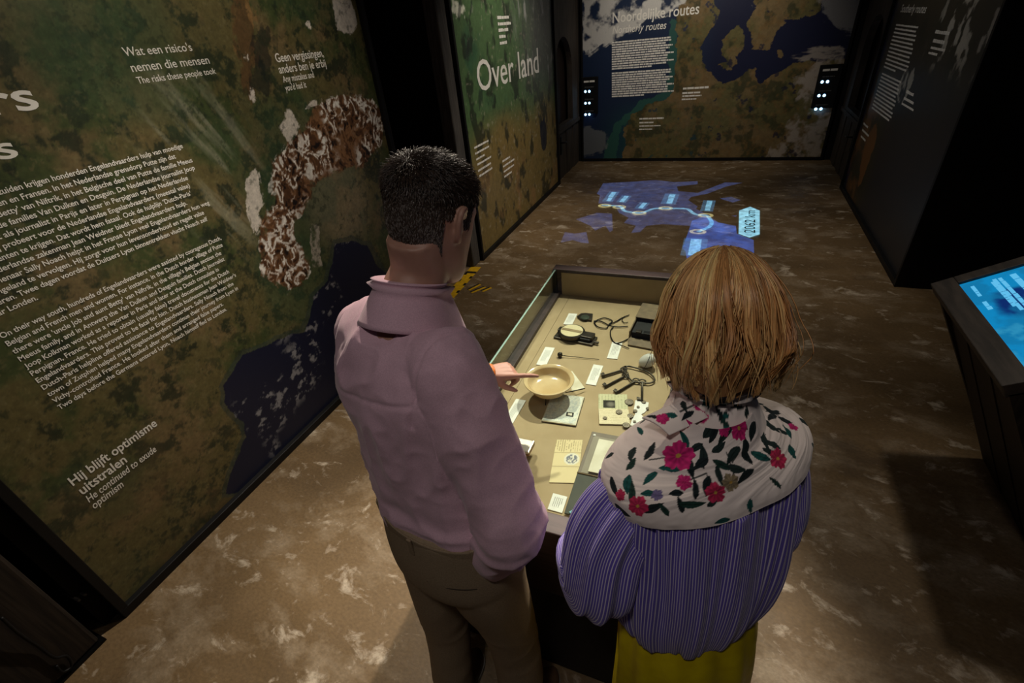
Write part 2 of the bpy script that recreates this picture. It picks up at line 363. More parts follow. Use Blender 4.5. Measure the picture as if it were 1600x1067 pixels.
# --- left panel: the southern routes with the Alps
P1Y0, P1Y1 = .337, 2.94
def px_poly(pts, **k):
    kk = list(k)[0]; i = (1, 2) if kk == 'x' else (0, 2)
    return [tuple(at(a, b, **k)[list(i)]) for a, b in pts]
def col_left(U, Z):
    Y = U+P1Y0; S = lambda pts: px_poly(pts, x=XL)
    n1 = fbm(Y*4, Z*4, 7, 1, .62); n2 = fbm(Y*12, Z*12, 6, 2, .65); n3 = fbm(Y*50, Z*50, 4, 3, .7); n4 = fbm(Y*1.3, Z*1.3, 4, 8)
    C = np.zeros(Y.shape+(3,))+lin(96, 88, 55)
    C = mixc(C, lin(66, 76, 44), ss(.42, .62, n1)); C = mixc(C, lin(116, 98, 68), ss(.5, .72, fbm(Y*5, Z*5, 6, 12, .62))*.8)
    C = mixc(C, lin(36, 44, 32), ss(.54, .64, n2)*.85); C = mixc(C, lin(112, 104, 72), ss(.55, .75, n3)*.5)
    C = mixc(C, lin(60, 84, 58), ss(.5, .7, n4)*.55)
    low = ss(.75, .25, Z); C = mixc(C, lin(112, 90, 60), low*ss(.4, .6, n1)*.7)
    def area(pts, amp, sc, s, soft=0):
        a, b = dist_noise(Y, Z, amp, sc, s); return inpoly(a, b, S(pts)).astype(float)
    softa = lambda pts, rad, sc, s, amp=.7: soft_area(Y, Z, S(pts), rad, sc, s, amp)
    # brown river strip
    m = softa([(368, -10), (392, -10), (401, 60), (399, 150), (386, 172), (376, 110), (361, 55)], .05, 16, 5)
    C = mixc(C, lin(150, 112, 70), m*(.5+.5*n2)); C = mixc(C, lin(40, 38, 30), m*ss(.55, .62, ridge(Y*8, Z*4, 4, 6))*.6)
    C = mixc(C, lin(30, 34, 34), softa([(392, 40), (420, 30), (432, 110), (420, 160), (402, 150)], .06, 16, 7)*.7)
    # pale streaked haze
    st = ss(.55, .8, fbm(Y*22+Z*10, Z*3, 4, 17)); m = ss(.0, .5, 1-np.hypot((Y-at(330, 260, x=XL)[1])/.34, (Z-at(330, 260, x=XL)[2])/.5))
    C = mixc(C, lin(150, 150, 128), st*m*.5)
    # alps
    alps = softa([(494, 150), (540, 140), (584, 152), (600, 186), (600, 223), (566, 262), (531, 268), (488, 282), (474, 324), (463, 346), (466, 383), (486, 416), (470, 446), (438, 452), (408, 425), (410, 338), (420, 299), (432, 270), (418, 250), (452, 217), (486, 189)], .06, 14, 9)
    wx, wy = dist_noise(Y, Z, .05, 13, 31); wx, wy = dist_noise(wx, wy, .012, 45, 33); r1 = 1-np.abs(2*vn(wx*30, wy*22, 14)-1); r2 = 1-np.abs(2*vn(wy*40-wx*24, wx*40+wy*24, 74)-1); rg = .55*r1+.45*r2
    A = np.zeros(C.shape)+lin(92, 62, 40); A = mixc(A, lin(30, 24, 22), ss(.50, .34, rg)); A = mixc(A, lin(138, 100, 68), ss(.58, .68, rg)*.8)
    A = mixc(A, lin(236, 232, 226), ss(.70, .84, rg)*ss(.36, .58, fbm(Y*5, Z*5, 4, 15)))
    C = mixc(C, A, alps)
    # Po valley haze
    m = ss(0, .6, 1-np.hypot((Y-at(530, 310, x=XL)[1])/.36, (Z-at(530, 310, x=XL)[2])/.42))*(1-alps)
    C = mixc(C, lin(140, 126, 98), m*.75); C = mixc(C, lin(92, 100, 78), m*ss(.45, .6, n1)*.6)
    C = mixc(C, lin(170, 162, 148), area([(487, 350), (500, 352), (498, 400), (506, 415), (488, 418), (484, 380)], .03, 9, 19)*ss(.4, .55, n2))
    # white cloud fields in the valleys
    for pts, s in (([(444, 172), (456, 170), (466, 190), (454, 232), (448, 215), (438, 198)], 21), ([(386, 272), (402, 256), (408, 290), (412, 318), (402, 332), (410, 350), (398, 372), (392, 350), (388, 318)], 22),
                   ([(486, 158), (490, 150), (496, 166), (472, 176)], 23), ([(384, 84), (391, 84), (393, 98), (386, 96)], 24), ([(386, 134), (396, 134), (399, 158), (391, 160)], 25),
                   ([(515, -10), (545, -6), (558, 40), (550, 54), (525, 45), (522, 20)], 26), ([(475, 33), (484, 32), (486, 46), (479, 45)], 27)):
        C = mixc(C, lin(216, 208, 198), softa(pts, .022, 26, s, .8)*.95)
    # sea
    sea = area([(524, 381), (519, 407), (512, 436), (492, 461), (484, 494), (472, 520), (431, 531), (415, 540), (377, 556), (364, 578), (349, 604), (351, 629), (366, 651), (380, 662), (386, 681), (373, 713), (360, 739), (352, 775), (420, 760), (560, 640), (640, 560), (660, 470), (592, 420), (574, 384), (548, 376)], .022, 9, 10)
    shore = area([(520, 374), (512, 407), (505, 436), (485, 461), (477, 494), (466, 514), (431, 524), (412, 534), (372, 550), (356, 578), (342, 604), (344, 632), (360, 656), (372, 666), (378, 681), (365, 713), (352, 739), (344, 780), (420, 770), (570, 640), (650, 560), (670, 470), (600, 418), (580, 378), (548, 368)], .022, 9, 10)
    C = mixc(C, lin(52, 66, 62), shore*.6)
    C = C*(.62+.76*fbm(Y*60, Z*60, 4, 41, .75))[..., None]; C = mixc(C, lin(40, 50, 34), ss(.60, .68, fbm(Y*26, Z*26, 5, 42, .7))*(1-alps)*.55)
    C = mixc(C, lin(22, 27, 52), sea)
    cl = ss(.58, .70, fbm(Y*20, Z*26, 6, 51, .65))*ss(.52, .66, fbm(Y*3, Z*3, 3, 52)); C = mixc(C, lin(150, 150, 156), sea*cl*.8)
    return C
root1 = panel('exhibition_panel', (XL, P1Y0, 0), (0, 1, 0), P1Y1-P1Y0, .045, PT, 560, 560, col_left, 'large map panel beside the man, snowy mountains, dark sea and long paragraphs')
YD = np.array([0, 1.0, 0])
def words(mb, X, gap):
    V = np.array(mb.v); s = V @ X; r = sorted((min(s[i] for i in f), max(s[i] for i in f), f) for f in mb.f); out = []; end = None
    for a, b, f in r:
        if end is None or a > end+gap: out.append(MB()); end = b
        end = max(end, b); out[-1].add([V[i] for i in f], [tuple(range(len(f)))])
    return out
def tline(name, root, s, px0, py0, px1, cap, plane, X, **k):
    mb = MB(); O = at(px0, py0, **plane); put_text(mb, s, O, X, ZU, run(O, X, px1), up_px(O, cap), **k)
    if name != 'title_lettering' or ' ' not in s: mb.build(name, M_white, root); return
    for w in words(mb, X, up_px(O, cap)*.22): w.build(name, M_white, root)
PLL = dict(x=XL)
tline('title_lettering', root1, 'rs', -12, 180, 64, 56, PLL, YD)
tline('title_lettering', root1, 's', 1, 250, 31, 42, PLL, YD)
for a in (("Wat een risico's", 195, 88, 301, 16), ('nemen die mensen', 207, 112.5, 328, 16), ('The risks these people took', 216, 131, 338, 12)): tline('quote_lettering', root1, *a, PLL, YD, offset=.006)
for a in (('Geen vergissingen,', 432, 97.5, 506, 15), ('anders ben je erbij', 437, 115, 510, 14.5), ('Any mistakes and', 443, 129, 491, 11), ("you'd had it", 446.5, 142.5, 479, 10.5)): tline('quote_lettering', root1, *a, PLL, YD, offset=.012)
for a in (('Hij blijft optimisme', 114, 759, 246, 15), ('uitstralen', 129, 773, 199, 15)): tline('quote_lettering', root1, *a, PLL, YD, offset=.018)
for a in (('He continued to exude', 139, 785, 245, 11.5), ('optimism', 147.5, 795, 194, 11.5)): tline('quote_lettering', root1, *a, PLL, YD, shear=.2)
dutch = ['zuiden krijgen honderden Engelandvaarders hulp van moedige', 'en en Fransen. In het Nederlandse grensdorp Putte zijn dat', "Betty' van Niftrik, in het Belgische deel van Putte de familie Meeus",
 'de families Van Dulken en Desguin. De Nederlandse journalist Joop', 't als journalist in Parijs en later in Perpignan op het Nederlandse', 'j probeert voor de Nederlandse Engelandvaarders (meestal valse)',
 "enten te krijgen. Dat wordt hem fataal. Ook de hulplijn 'Dutch-Paris'", 'derlandse zakenman Jean Weidner biedt Engelandvaarders hulp.', 'nenaar Sally Noach helpt in het Franse Lyon veel Engelandvaarders hun weg',
 'ngeland te vervolgen. Hij zorgt voor hun levensonderhoud en regelt valse', 'eren. Twee dagen voordat de Duitsers Lyon binnentrekken vlucht Noach zelf', 'ar Londen.']
ends = [286, 275, 301, 304.5, 294, 297, 299, 292.5, 327.5, 319, 324.5, 59.5]
za, zb = at(286, 231, **PLL)[2], at(324.5, 344.5, **PLL)[2]; step = (za-zb)/10
def z_line(mb, s, px0, z, px1, cap, **k):
    # start where the line at height z meets image column px0
    O = np.array([XL, 1.0, z]); O = O+YD*run(O, YD, px0); put_text(mb, s, O, YD, ZU, run(O, YD, px1), cap, **k)
mb = MB()
for i, s in enumerate(dutch): mb = MB(); z_line(mb, s, -2, za-step*i, ends[i], step*.62, offset=.014); mb.build('dutch_paragraph_line', M_white, root1)
eng = ['On their way south, hundreds of Engelandvaarders were assisted by courageous Dutch,', 'Belgian and French men and women. For instance, in the Dutch border village of Putte', "there were 'uncle Job and aunt Betty' van Niftrik, in the village's Belgian section the",
 'Meeus family, and in Antwerp the Van Dulken and Desguin families. Dutch journalist', 'Joop Kolkman worked as a reporter in Paris and later at the Dutch consulate in', 'Perpignan, France. He tried to obtain (usually false) travel documents for the Dutch',
 "Engelandvaarders. This proved to be fatal for him. Dutch businessman Jean Weidner's", 'Dutch-Paris helpline offered assistance to Engelandvaarders. Sally Noach from the', 'town of Zutphen helped many Engelandvaarders continue their journey from Lyon in',
 'Vichy-controlled France. He looked after them and arranged false papers.', 'Two days before the Germans entered Lyon, Noach himself fled to London.']
ends = [346, 348, 346, 351, 342, 358, 369, 365, 372, 349, 354.5]
O = at(2.5, 529, **PLL); zz = at(95, 639, **PLL)[2]; st2 = (O[2]-zz)/10; mb = MB()
for i, s in enumerate(eng):
    Oi = np.array([XL, O[1], O[2]-st2*i]); put_text(mb, s, Oi, YD, ZU, run(Oi, YD, ends[i]), st2*.62, offset=.013); mb.build('english_paragraph_line', M_white, root1); mb = MB()

# --- second left panel: over land
P2Y0, P2Y1 = 4.13, 6.88
def col_over(U, Z):
    n1 = fbm(U*2.2, Z*1.4, 6, 61); n2 = fbm(U*8, Z*6, 6, 62); n3 = fbm(U*25, Z*25, 4, 63)
    C = np.zeros(U.shape+(3,))+lin(80, 110, 70)
    C = mixc(C, lin(130, 112, 66), ss(.35, .75, ss(1.9, .6, Z)*.75+n1*.4-.1)); C = mixc(C, lin(50, 92, 66), ss(.5, .65, n1)*ss(1.0, 1.7, Z)*.8)
    C = mixc(C, lin(34, 42, 34), ss(.55, .66, n2)*.8); C = mixc(C, lin(150, 118, 76), ss(.52, .7, fbm(U*4, Z*4, 5, 66))*ss(1.1, .4, Z)*.8)
    C = mixc(C, lin(96, 100, 98), ss(1.2, 2.2, U)*ss(1.1, 1.7, Z)*.8)
    C = mixc(C, lin(170, 172, 168), ss(.62, .76, fbm(U*12, Z*4, 5, 67))*ss(1.3, 1.8, U)*ss(1.2, 1.6, Z))
    C = mixc(C, lin(190, 182, 160), ss(.68, .78, n3)*.35); C = mixc(C, lin(225, 228, 210), ss(.6, .66, fbm(U*9, Z*9, 5, 68))*ss(.5, .3, U)*ss(2.0, 2.15, Z))
    C = mixc(C, lin(28, 34, 52), (np.hypot((U-2.2)/.16, (Z-.78)/.2) < .6+.6*n2).astype(float)*.9)
    C = mixc(C, lin(30, 40, 40), ss(.66, .72, fbm(U*9-Z*5, Z*2+U*2, 4, 71))*ss(1.2, .6, U)*ss(.9, 1.4, Z)*.7)
    return C*(.65+.7*fbm(U*30, Z*30, 4, 72, .75))[..., None]
root2 = panel('exhibition_panel', (XL, P2Y0, 0), (0, 1, 0), P2Y1-P2Y0, .045, PT, 260, 300, col_over, 'green map panel with large white words Over land')
tline('title_lettering', root2, 'Over land', 748, 144, 842, 50, PLL, YD, offset=.006)
for i, (a, b, c) in enumerate(((777, 795, 30), (778, 798, 40), (779, 794, 50), (780, 790, 60), (781, 792, 70))):
    mb = MB(); O = at(a, c, **PLL); word_bars(mb, O, YD, ZU, run(O, YD, b), up_px(O, 5), seed=i, gap=.2); mb.build('caption_lettering', M_white, root2)
for i, (a, b, c, d) in enumerate(((741, 233, 763.5, 3), (742.5, 242, 764, 3), (744, 251, 757, 3), (746, 259, 767.5, 3), (747, 269, 767, 3), (749, 277, 769, 3))):
    mb = MB(); O = at(a, b, **PLL); word_bars(mb, O, YD, ZU, run(O, YD, c), up_px(O, 3.2), seed=20+i, gap=.3); mb.build('caption_lettering', M_white, root2)
for i, (a, b, c) in enumerate(((785, 254, 797), (786, 262, 803.5), (787, 270, 803), (788, 278, 799.5))):
    mb = MB(); O = at(a, b, **PLL); word_bars(mb, O, YD, ZU, run(O, YD, c), up_px(O, 3), seed=40+i, gap=.3); mb.build('caption_lettering', M_white, root2)

# --- back panel: northerly routes
PB0, PB1 = -2.107, 1.372
def col_north(U, Z):
    X = U+PB0; S = lambda pts: px_poly(pts, y=YB)
    n1 = fbm(X*2, Z*2, 6, 81); n2 = fbm(X*7, Z*7, 6, 82); n3 = fbm(X*20, Z*20, 4, 83)
    C = np.zeros(X.shape+(3,))+lin(30, 46, 76); C = mixc(C, lin(34, 92, 88), ss(1.0, .45, Z)*ss(-2.0, -1.0, X)*.75); C = mixc(C, lin(24, 30, 60), ss(-.6, -.1, X))
    def area(pts, amp, sc, s): a, b = dist_noise(X, Z, amp*2, sc, s); a, b = dist_noise(a, b, .035, 16, s+7); return inpoly(a, b, S(pts)).astype(float)
    softn = lambda pts, rad, sc, s: soft_area(X, Z, S(pts), rad, sc, s, .8)
    lakes = ss(.70, .73, fbm(X*8, Z*8, 5, 78, .6))
    land = area([(1085, -60), (1115, -40), (1118, 10), (1122, 28), (1110, 48), (1104, 62), (1095, 72), (1100, 90), (1108, 106), (1118, 122), (1128, 132), (1150, 122), (1170, 112), (1183, 108), (1186, 128), (1205, 118), (1240, 100), (1262, 96), (1340, 90), (1340, 260), (970, 260), (978, 195), (985, 178), (1010, 166), (1040, 156), (1055, 140), (1054, 118), (1056, 92), (1055, 60), (1056, 20), (1075, -20)], .03, 6, 84)
    isl = area([(1125, 62), (1135, 50), (1155, 42), (1166, 55), (1160, 75), (1150, 88), (1155, 98), (1142, 112), (1128, 108), (1122, 100), (1138, 95), (1128, 86)], .03, 8, 85)
    sw = area([(1180, -60), (1290, -60), (1282, 20), (1268, 28), (1256, 32), (1225, 30), (1222, 42), (1210, 50), (1206, 70), (1200, 75), (1172, 76), (1170, 60), (1165, 35), (1178, 18)], .03, 7, 86)
    bor = area([(1215, 80), (1222, 78), (1226, 86), (1220, 90), (1214, 87)], .008, 9, 87)
    g = np.zeros(C.shape)+lin(104, 98, 62); g = mixc(g, lin(122, 104, 72), ss(.45, .6, n1)); g = mixc(g, lin(58, 62, 40), ss(.52, .64, n2)*.8); g = mixc(g, lin(128, 100, 60), ss(.5, .7, n3)*.5)
    g = g*(.65+.7*fbm(X*24, Z*24, 4, 99, .75))[..., None]
    L_ = np.clip(land+isl+sw+bor, 0, 1); C = mixc(C, lin(56, 110, 92), area([(1050, 30), (1060, 30), (1060, 150), (1000, 175), (970, 200), (960, 260), (935, 260), (960, 195), (1000, 160), (1040, 140)], .03, 6, 90)*.6)
    C = mixc(C, g, L_*(1-lakes*.8))
    cl = softn([(905, -60), (1075, -60), (1078, 2), (1030, 22), (985, 44), (945, 66), (905, 92)], .12, 7, 88); C = mixc(C, lin(205, 204, 202), cl*ss(.34, .52, fbm(X*6, Z*6, 6, 89)))
    cl = softn([(1285, -60), (1345, -60), (1345, 48), (1318, 45), (1288, 28), (1278, 18)], .10, 7, 91)*.6; C = mixc(C, lin(150, 150, 150), cl)
    cl = softn([(1232, 74), (1320, 74), (1315, 100), (1240, 92)], .08, 8, 92); C = mixc(C, lin(160, 152, 146), cl*ss(.48, .6, fbm(X*3, Z*12, 5, 93))*.9)
    cl = softn([(1250, 100), (1330, 92), (1320, 260), (1200, 260), (1225, 200), (1255, 150)], .18, 6, 94); C = mixc(C, lin(178, 168, 160), cl*ss(.38, .62, fbm(X*9, Z*9, 6, 95))*.85)
    cl = softn([(905, 200), (950, 205), (945, 235), (905, 245)], .10, 7, 96); C = mixc(C, lin(130, 134, 136), cl*.6)
    C = mixc(C, lin(225, 225, 220), ss(.68, .75, fbm(X*10, Z*10, 5, 97))*area([(1165, -20), (1200, -20), (1195, 18), (1175, 15)], .05, 5, 98))  # pale flecks put the spotlight's glare into the print colour
    return C
rootB = panel('exhibition_panel', (PB0, YB, 0), (1, 0, 0), PB1-PB0, .05, PT, 460, 400, col_north, 'end wall map panel with coastline and heading Noordelijke routes', depth=.0)
PLB = dict(y=YB); XD = np.array([1.0, 0, 0])
tline('title_lettering', rootB, 'Noordelijke routes', 957, 36, 1092, 17, PLB, XD, offset=.01)
tline('title_lettering', rootB, 'Northerly routes', 957, 53, 1041, 12, PLB, XD, offset=.008, shear=.2)
for (pa, pb, n, tail) in (((956, 68), (956, 109), 12, .7), ((956, 116), (956, 152), 11, .6)):
    for i in range(n):
        t = i/(n-1); O = at(pa[0], pa[1]+(pb[1]-pa[1])*t, **PLB); w = run(O, XD, 1048+5*math.sin(i*2.3)-(3 if i % 3 else 0)); w *= tail if i == n-1 else 1
        mb = MB(); word_bars(mb, O, XD, ZU, w, up_px(O, 2.5), seed=60+i, gap=.3); mb.build('paragraph_lettering', M_white, rootB)
for rows in (((1067, 140, 1107, 4), (1066, 147, 1094, 3.8), (1066, 151.5, 1096, 3), (1065, 156.5, 1088, 3)), ((999, 187, 1037, 3.2), (999, 193, 1021, 3.2), (999, 198, 1032, 2.4), (998.5, 203, 1019, 2.4))):
    for i, (a, b, c, h) in enumerate(rows):
        mb = MB(); O = at(a, b, **PLB); word_bars(mb, O, XD, ZU, run(O, XD, c), up_px(O, h*.8), seed=80+i, gap=.25); mb.build('caption_lettering', M_white, rootB)

# --- right panel: southerly routes
P3Y0, P3Y1 = 4.225, 6.85
def col_south(U, Z):
    W = P3Y1-P3Y0; n1 = fbm(U*2.2, Z*2.2, 6, 101); n2 = fbm(U*8, Z*8, 6, 102)
    C = np.zeros(U.shape+(3,))+lin(52, 50, 38); C = mixc(C, lin(30, 38, 70), ss(.4, .2, U+.35*n2)); C = mixc(C, lin(120, 82, 46), ss(.5, .66, n1)*ss(1.3, .5, U)*ss(1.5, .7, Z)); C = mixc(C, lin(34, 40, 30), ss(.5, .65, n2)*.7)
    C = mixc(C, lin(30, 34, 48), ss(.9, 1.3, U+.4*n1)*ss(1.6, 1.2, Z)*.7)
    C = mixc(C, lin(190, 188, 180), ss(.58, .66, fbm(U*9, Z*7, 6, 103))*ss(1.3, 1.75, U)*ss(1.35, 1.6, Z))
    C = mixc(C, lin(170, 168, 160), (np.hypot((U-1.15)/.22, (Z-1.25)/.16) < .5+.7*n2)*ss(.42, .55, fbm(U*14, Z*8, 5, 104)))
    C = mixc(C, lin(128, 84, 44), (np.hypot((U-.62)/.2, (Z-.55)/.34) < .5+.7*n2)*.8)
    return C
rootR = panel('exhibition_panel', (XR, P3Y1, 0), (0, -1, 0), P3Y1-P3Y0, .045, PT, 240, 260, col_south, 'dim map panel on the right wall headed Southerly routes')
PLR = dict(x=XR); YN = np.array([0, -1.0, 0])
tline('title_lettering', rootR, 'Southerly routes', 1407, 19, 1446, 13, PLR, YN, shear=.15, offset=.006)
for (pa, pb, ea, eb, n, tail) in (((1400, 40), (1381, 105), 1434.5, 1416, 12, .55), ((1378, 116), (1362, 169), 1408, 1391, 11, 1)):
    for i in range(n):
        t = i/(n-1); O = at(pa[0]+(pb[0]-pa[0])*t, pa[1]+(pb[1]-pa[1])*t, **PLR); w = run(O, YN, ea+(eb-ea)*t-(2 if i % 3 == 1 else 0)); w *= tail if i == n-1 else 1
        mb = MB(); word_bars(mb, O, YN, ZU, w, up_px(O, 2.8), seed=120+i, gap=.12); mb.build('paragraph_lettering', M_white, rootR)
for rows in (((1461, 52, 1483, 7), (1457.5, 66, 1475, 7), (1454, 76, 1476, 5), (1450.5, 84, 1464, 5)), ((1416, 145, 1427, 6), (1412, 155, 1427, 5), (1409, 163, 1427, 4)), ((1349, 194, 1356, 4), (1347, 204, 1357, 4), (1345, 214, 1352, 4))):
    for i, (a, b, c, h) in enumerate(rows):
        mb = MB(); O = at(a, b, **PLR); word_bars(mb, O, YN, ZU, run(O, YN, c), up_px(O, h*.8), seed=150+i, gap=.15); mb.build('caption_lettering', M_white, rootR)

# --- button plates with blue lamps
M_grey = mat_plain('grey_lettering', (.10, .10, .10), (.07, .07, .07))
M_lamp = mat_emit('blue_white_lamp', (.35, .66, 1.0), 4.5)
def button_plate(px, py, label, rows):
    c = at(px, py, y=YB); root = thing('button_panel', (c[0], YB-.012, c[2]), label, 'button panel', 'button panels on the northern map')
    h = .26; w = .13
    bev(mobj('plate', boxv(c[0]-w, c[0]+w, YB-.05, YB-.0155, c[2]-h, c[2]+h), BOXF, M_black, root), .006)
    mb = MB(); word_bars(mb, (c[0]-w*.7, YB-.051, c[2]+h*.72), XD, ZU, w*1.3, .025, seed=5, lift=.0); mb.build('caption_lettering', M_white, root)
    for k in range(3): mb = MB(); word_bars(mb, (c[0]-w*.6, YB-.051, c[2]+h*.45-k*.17), XD, ZU, w*1.1, .014, seed=7+k); mb.build('caption_lettering', M_grey, root)
    for k in range(3):
        for s in (0, 1):
            v, f = lathe([(0, .012), (.010, .011), (.016, .006), (.018, 0)], 14); q = np.array([c[0]-w*.52+s*.062, YB-.05, c[2]+h*.24-k*.165])
            mobj('lamp', [(q[0]+p[0], q[1]-p[2], q[2]+p[1]) for p in v], f, M_lamp, root, smooth=True)
button_plate(922.5, 149, 'black button panel with six blue lamps left of the northern map', 3)
button_plate(1291, 135, 'black button panel with six blue lamps right of the northern map', 3)

# --- posts beside the left wall
def post(name, y0, y1, x0, x1, label, M):
    bev(tag(mobj(name, boxv(x0, x1, y0, y1, 0, 3.2), BOXF, M), label, 'post'), .012)
post('timber_post', 3.93, 4.085, XL-.12, XL+.0, 'grey weathered timber post at the left edge of the green panel', M_post)
post('timber_post', 3.42, 3.62, XL-.62, XL-.42, 'dark brown timber post standing in the gap between left panels', M_darkwood)
# bottom-left pillar with its cable
q0 = at(160, 1002, z=0)
r_ = thing('timber_pillar', (q0[0], q0[1]-.12, 0), 'dark timber pillar with a loose cable at the lower left corner', 'pillar')
bev(box('beam', M_darkwood, r_, q0[0]-.5, q0[0]+.0, q0[1]-.26, q0[1], .012, 3.1), .012)
box('foot_plate', M_iron, r_, q0[0]-.5, q0[0]+.012, q0[1]-.28, q0[1]+.012, 0, .012)
mb = MB(); cp = [at(2, 965, x=q0[0]+.03), at(30, 990, x=q0[0]+.02), at(60, 1010, x=q0[0]+.012), at(85, 1027, x=q0[0]+.012), at(104, 1025, x=q0[0]+.012), at(112, 1040, x=q0[0]+.012), at(98, 1050, x=q0[0]+.012), at(88, 1040, x=q0[0]+.012)]
mb.tube(spline(cp, 40), .005, 8); mb.build('cable', M_black, r_, smooth=True)
mb = MB(); r2 = thing('wall_bracket', at(128, 928, x=XL-.05), 'pair of small metal rods beside the lower left panel corner', 'bracket')
for dy in (0, .025):
    a = at(112, 932, x=XL-.05); mb.tube([a+np.array([-.1, dy, 0]), a+np.array([0.05, dy, 0])], .006); 
mb.build('rod', M_post, r2, smooth=True)

# ------------------------------------------------------------------ projected map: its light built as thin glowing shapes on the floor
PF = .004
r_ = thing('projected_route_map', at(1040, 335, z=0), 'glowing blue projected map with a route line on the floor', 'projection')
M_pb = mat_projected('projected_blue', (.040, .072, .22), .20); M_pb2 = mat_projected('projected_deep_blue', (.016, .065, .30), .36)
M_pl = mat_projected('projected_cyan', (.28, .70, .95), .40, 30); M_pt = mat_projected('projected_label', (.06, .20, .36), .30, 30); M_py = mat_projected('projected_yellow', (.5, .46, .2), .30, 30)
def flat(name, pts, M, z): 
    P = [at(a, b, z=z) for a, b in pts]; n = len(P); v = P+[p+np.array([0, 0, .0015]) for p in P]
    mobj(name, v, [tuple(range(n))[::-1], tuple(range(n, 2*n))]+[(i, (i+1) % n, n+(i+1) % n, n+i) for i in range(n)], M, r_)
def ring_fan(name, pts, M, z):
    P = [at(a, b, z=z) for a, b in pts]; v, f = plate([(p[0], p[1]) for p in P], [], .001); mobj(name, [(p[0], p[1], p[2]+z) for p in v], f, M, r_)
def pc(pts): return [(850+a/4, 240+b/4) for a, b in pts]
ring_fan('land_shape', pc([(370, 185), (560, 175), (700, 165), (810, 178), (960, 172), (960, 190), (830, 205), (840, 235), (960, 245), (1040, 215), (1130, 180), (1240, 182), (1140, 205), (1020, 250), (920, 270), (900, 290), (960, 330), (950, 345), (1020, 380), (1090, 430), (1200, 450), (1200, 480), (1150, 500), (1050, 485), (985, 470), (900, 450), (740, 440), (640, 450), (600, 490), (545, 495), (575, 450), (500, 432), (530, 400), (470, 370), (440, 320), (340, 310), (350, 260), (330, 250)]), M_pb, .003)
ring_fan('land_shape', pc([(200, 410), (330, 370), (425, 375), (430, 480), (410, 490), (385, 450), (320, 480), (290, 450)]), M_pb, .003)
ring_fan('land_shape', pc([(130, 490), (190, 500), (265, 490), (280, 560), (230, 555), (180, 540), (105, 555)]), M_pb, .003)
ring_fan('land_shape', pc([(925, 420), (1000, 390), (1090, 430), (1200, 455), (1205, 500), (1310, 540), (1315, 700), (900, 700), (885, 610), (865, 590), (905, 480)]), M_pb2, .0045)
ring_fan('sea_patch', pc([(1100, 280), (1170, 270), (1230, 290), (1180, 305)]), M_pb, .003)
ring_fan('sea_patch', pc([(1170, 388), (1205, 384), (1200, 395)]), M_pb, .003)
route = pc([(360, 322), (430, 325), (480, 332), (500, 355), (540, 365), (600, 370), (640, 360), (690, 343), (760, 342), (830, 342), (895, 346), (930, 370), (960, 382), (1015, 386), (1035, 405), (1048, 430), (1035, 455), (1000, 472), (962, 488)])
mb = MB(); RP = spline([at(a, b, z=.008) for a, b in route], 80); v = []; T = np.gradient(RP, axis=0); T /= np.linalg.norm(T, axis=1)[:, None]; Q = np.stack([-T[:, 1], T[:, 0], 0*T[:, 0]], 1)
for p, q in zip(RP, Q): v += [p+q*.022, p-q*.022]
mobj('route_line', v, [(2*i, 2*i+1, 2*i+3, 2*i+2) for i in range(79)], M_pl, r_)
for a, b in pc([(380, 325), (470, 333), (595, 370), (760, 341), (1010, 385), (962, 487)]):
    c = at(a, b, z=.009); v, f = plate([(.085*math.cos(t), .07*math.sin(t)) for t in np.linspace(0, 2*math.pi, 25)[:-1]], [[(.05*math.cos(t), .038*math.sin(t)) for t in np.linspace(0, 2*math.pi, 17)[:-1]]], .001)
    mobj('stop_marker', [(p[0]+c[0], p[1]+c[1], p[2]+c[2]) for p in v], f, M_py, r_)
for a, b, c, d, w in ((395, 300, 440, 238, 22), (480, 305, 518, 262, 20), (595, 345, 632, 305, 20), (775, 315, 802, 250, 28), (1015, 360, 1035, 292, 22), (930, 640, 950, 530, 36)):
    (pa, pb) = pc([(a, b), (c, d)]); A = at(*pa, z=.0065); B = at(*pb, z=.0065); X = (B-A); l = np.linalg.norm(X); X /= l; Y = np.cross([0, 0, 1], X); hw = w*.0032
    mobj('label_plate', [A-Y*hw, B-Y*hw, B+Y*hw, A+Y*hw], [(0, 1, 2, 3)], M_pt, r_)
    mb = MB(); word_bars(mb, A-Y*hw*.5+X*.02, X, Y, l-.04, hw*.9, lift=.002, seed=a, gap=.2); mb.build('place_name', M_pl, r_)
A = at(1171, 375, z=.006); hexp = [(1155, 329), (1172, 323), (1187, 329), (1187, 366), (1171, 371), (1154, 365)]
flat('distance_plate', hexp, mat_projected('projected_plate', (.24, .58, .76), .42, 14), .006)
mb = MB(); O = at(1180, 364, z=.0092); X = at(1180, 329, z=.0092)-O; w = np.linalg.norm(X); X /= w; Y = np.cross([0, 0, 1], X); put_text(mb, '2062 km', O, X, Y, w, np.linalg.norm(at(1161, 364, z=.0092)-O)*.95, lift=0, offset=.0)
mb.build('distance_lettering', mat_plain('unlit_floor_lettering', (.03, .03, .028), (.02, .02, .02)), r_)

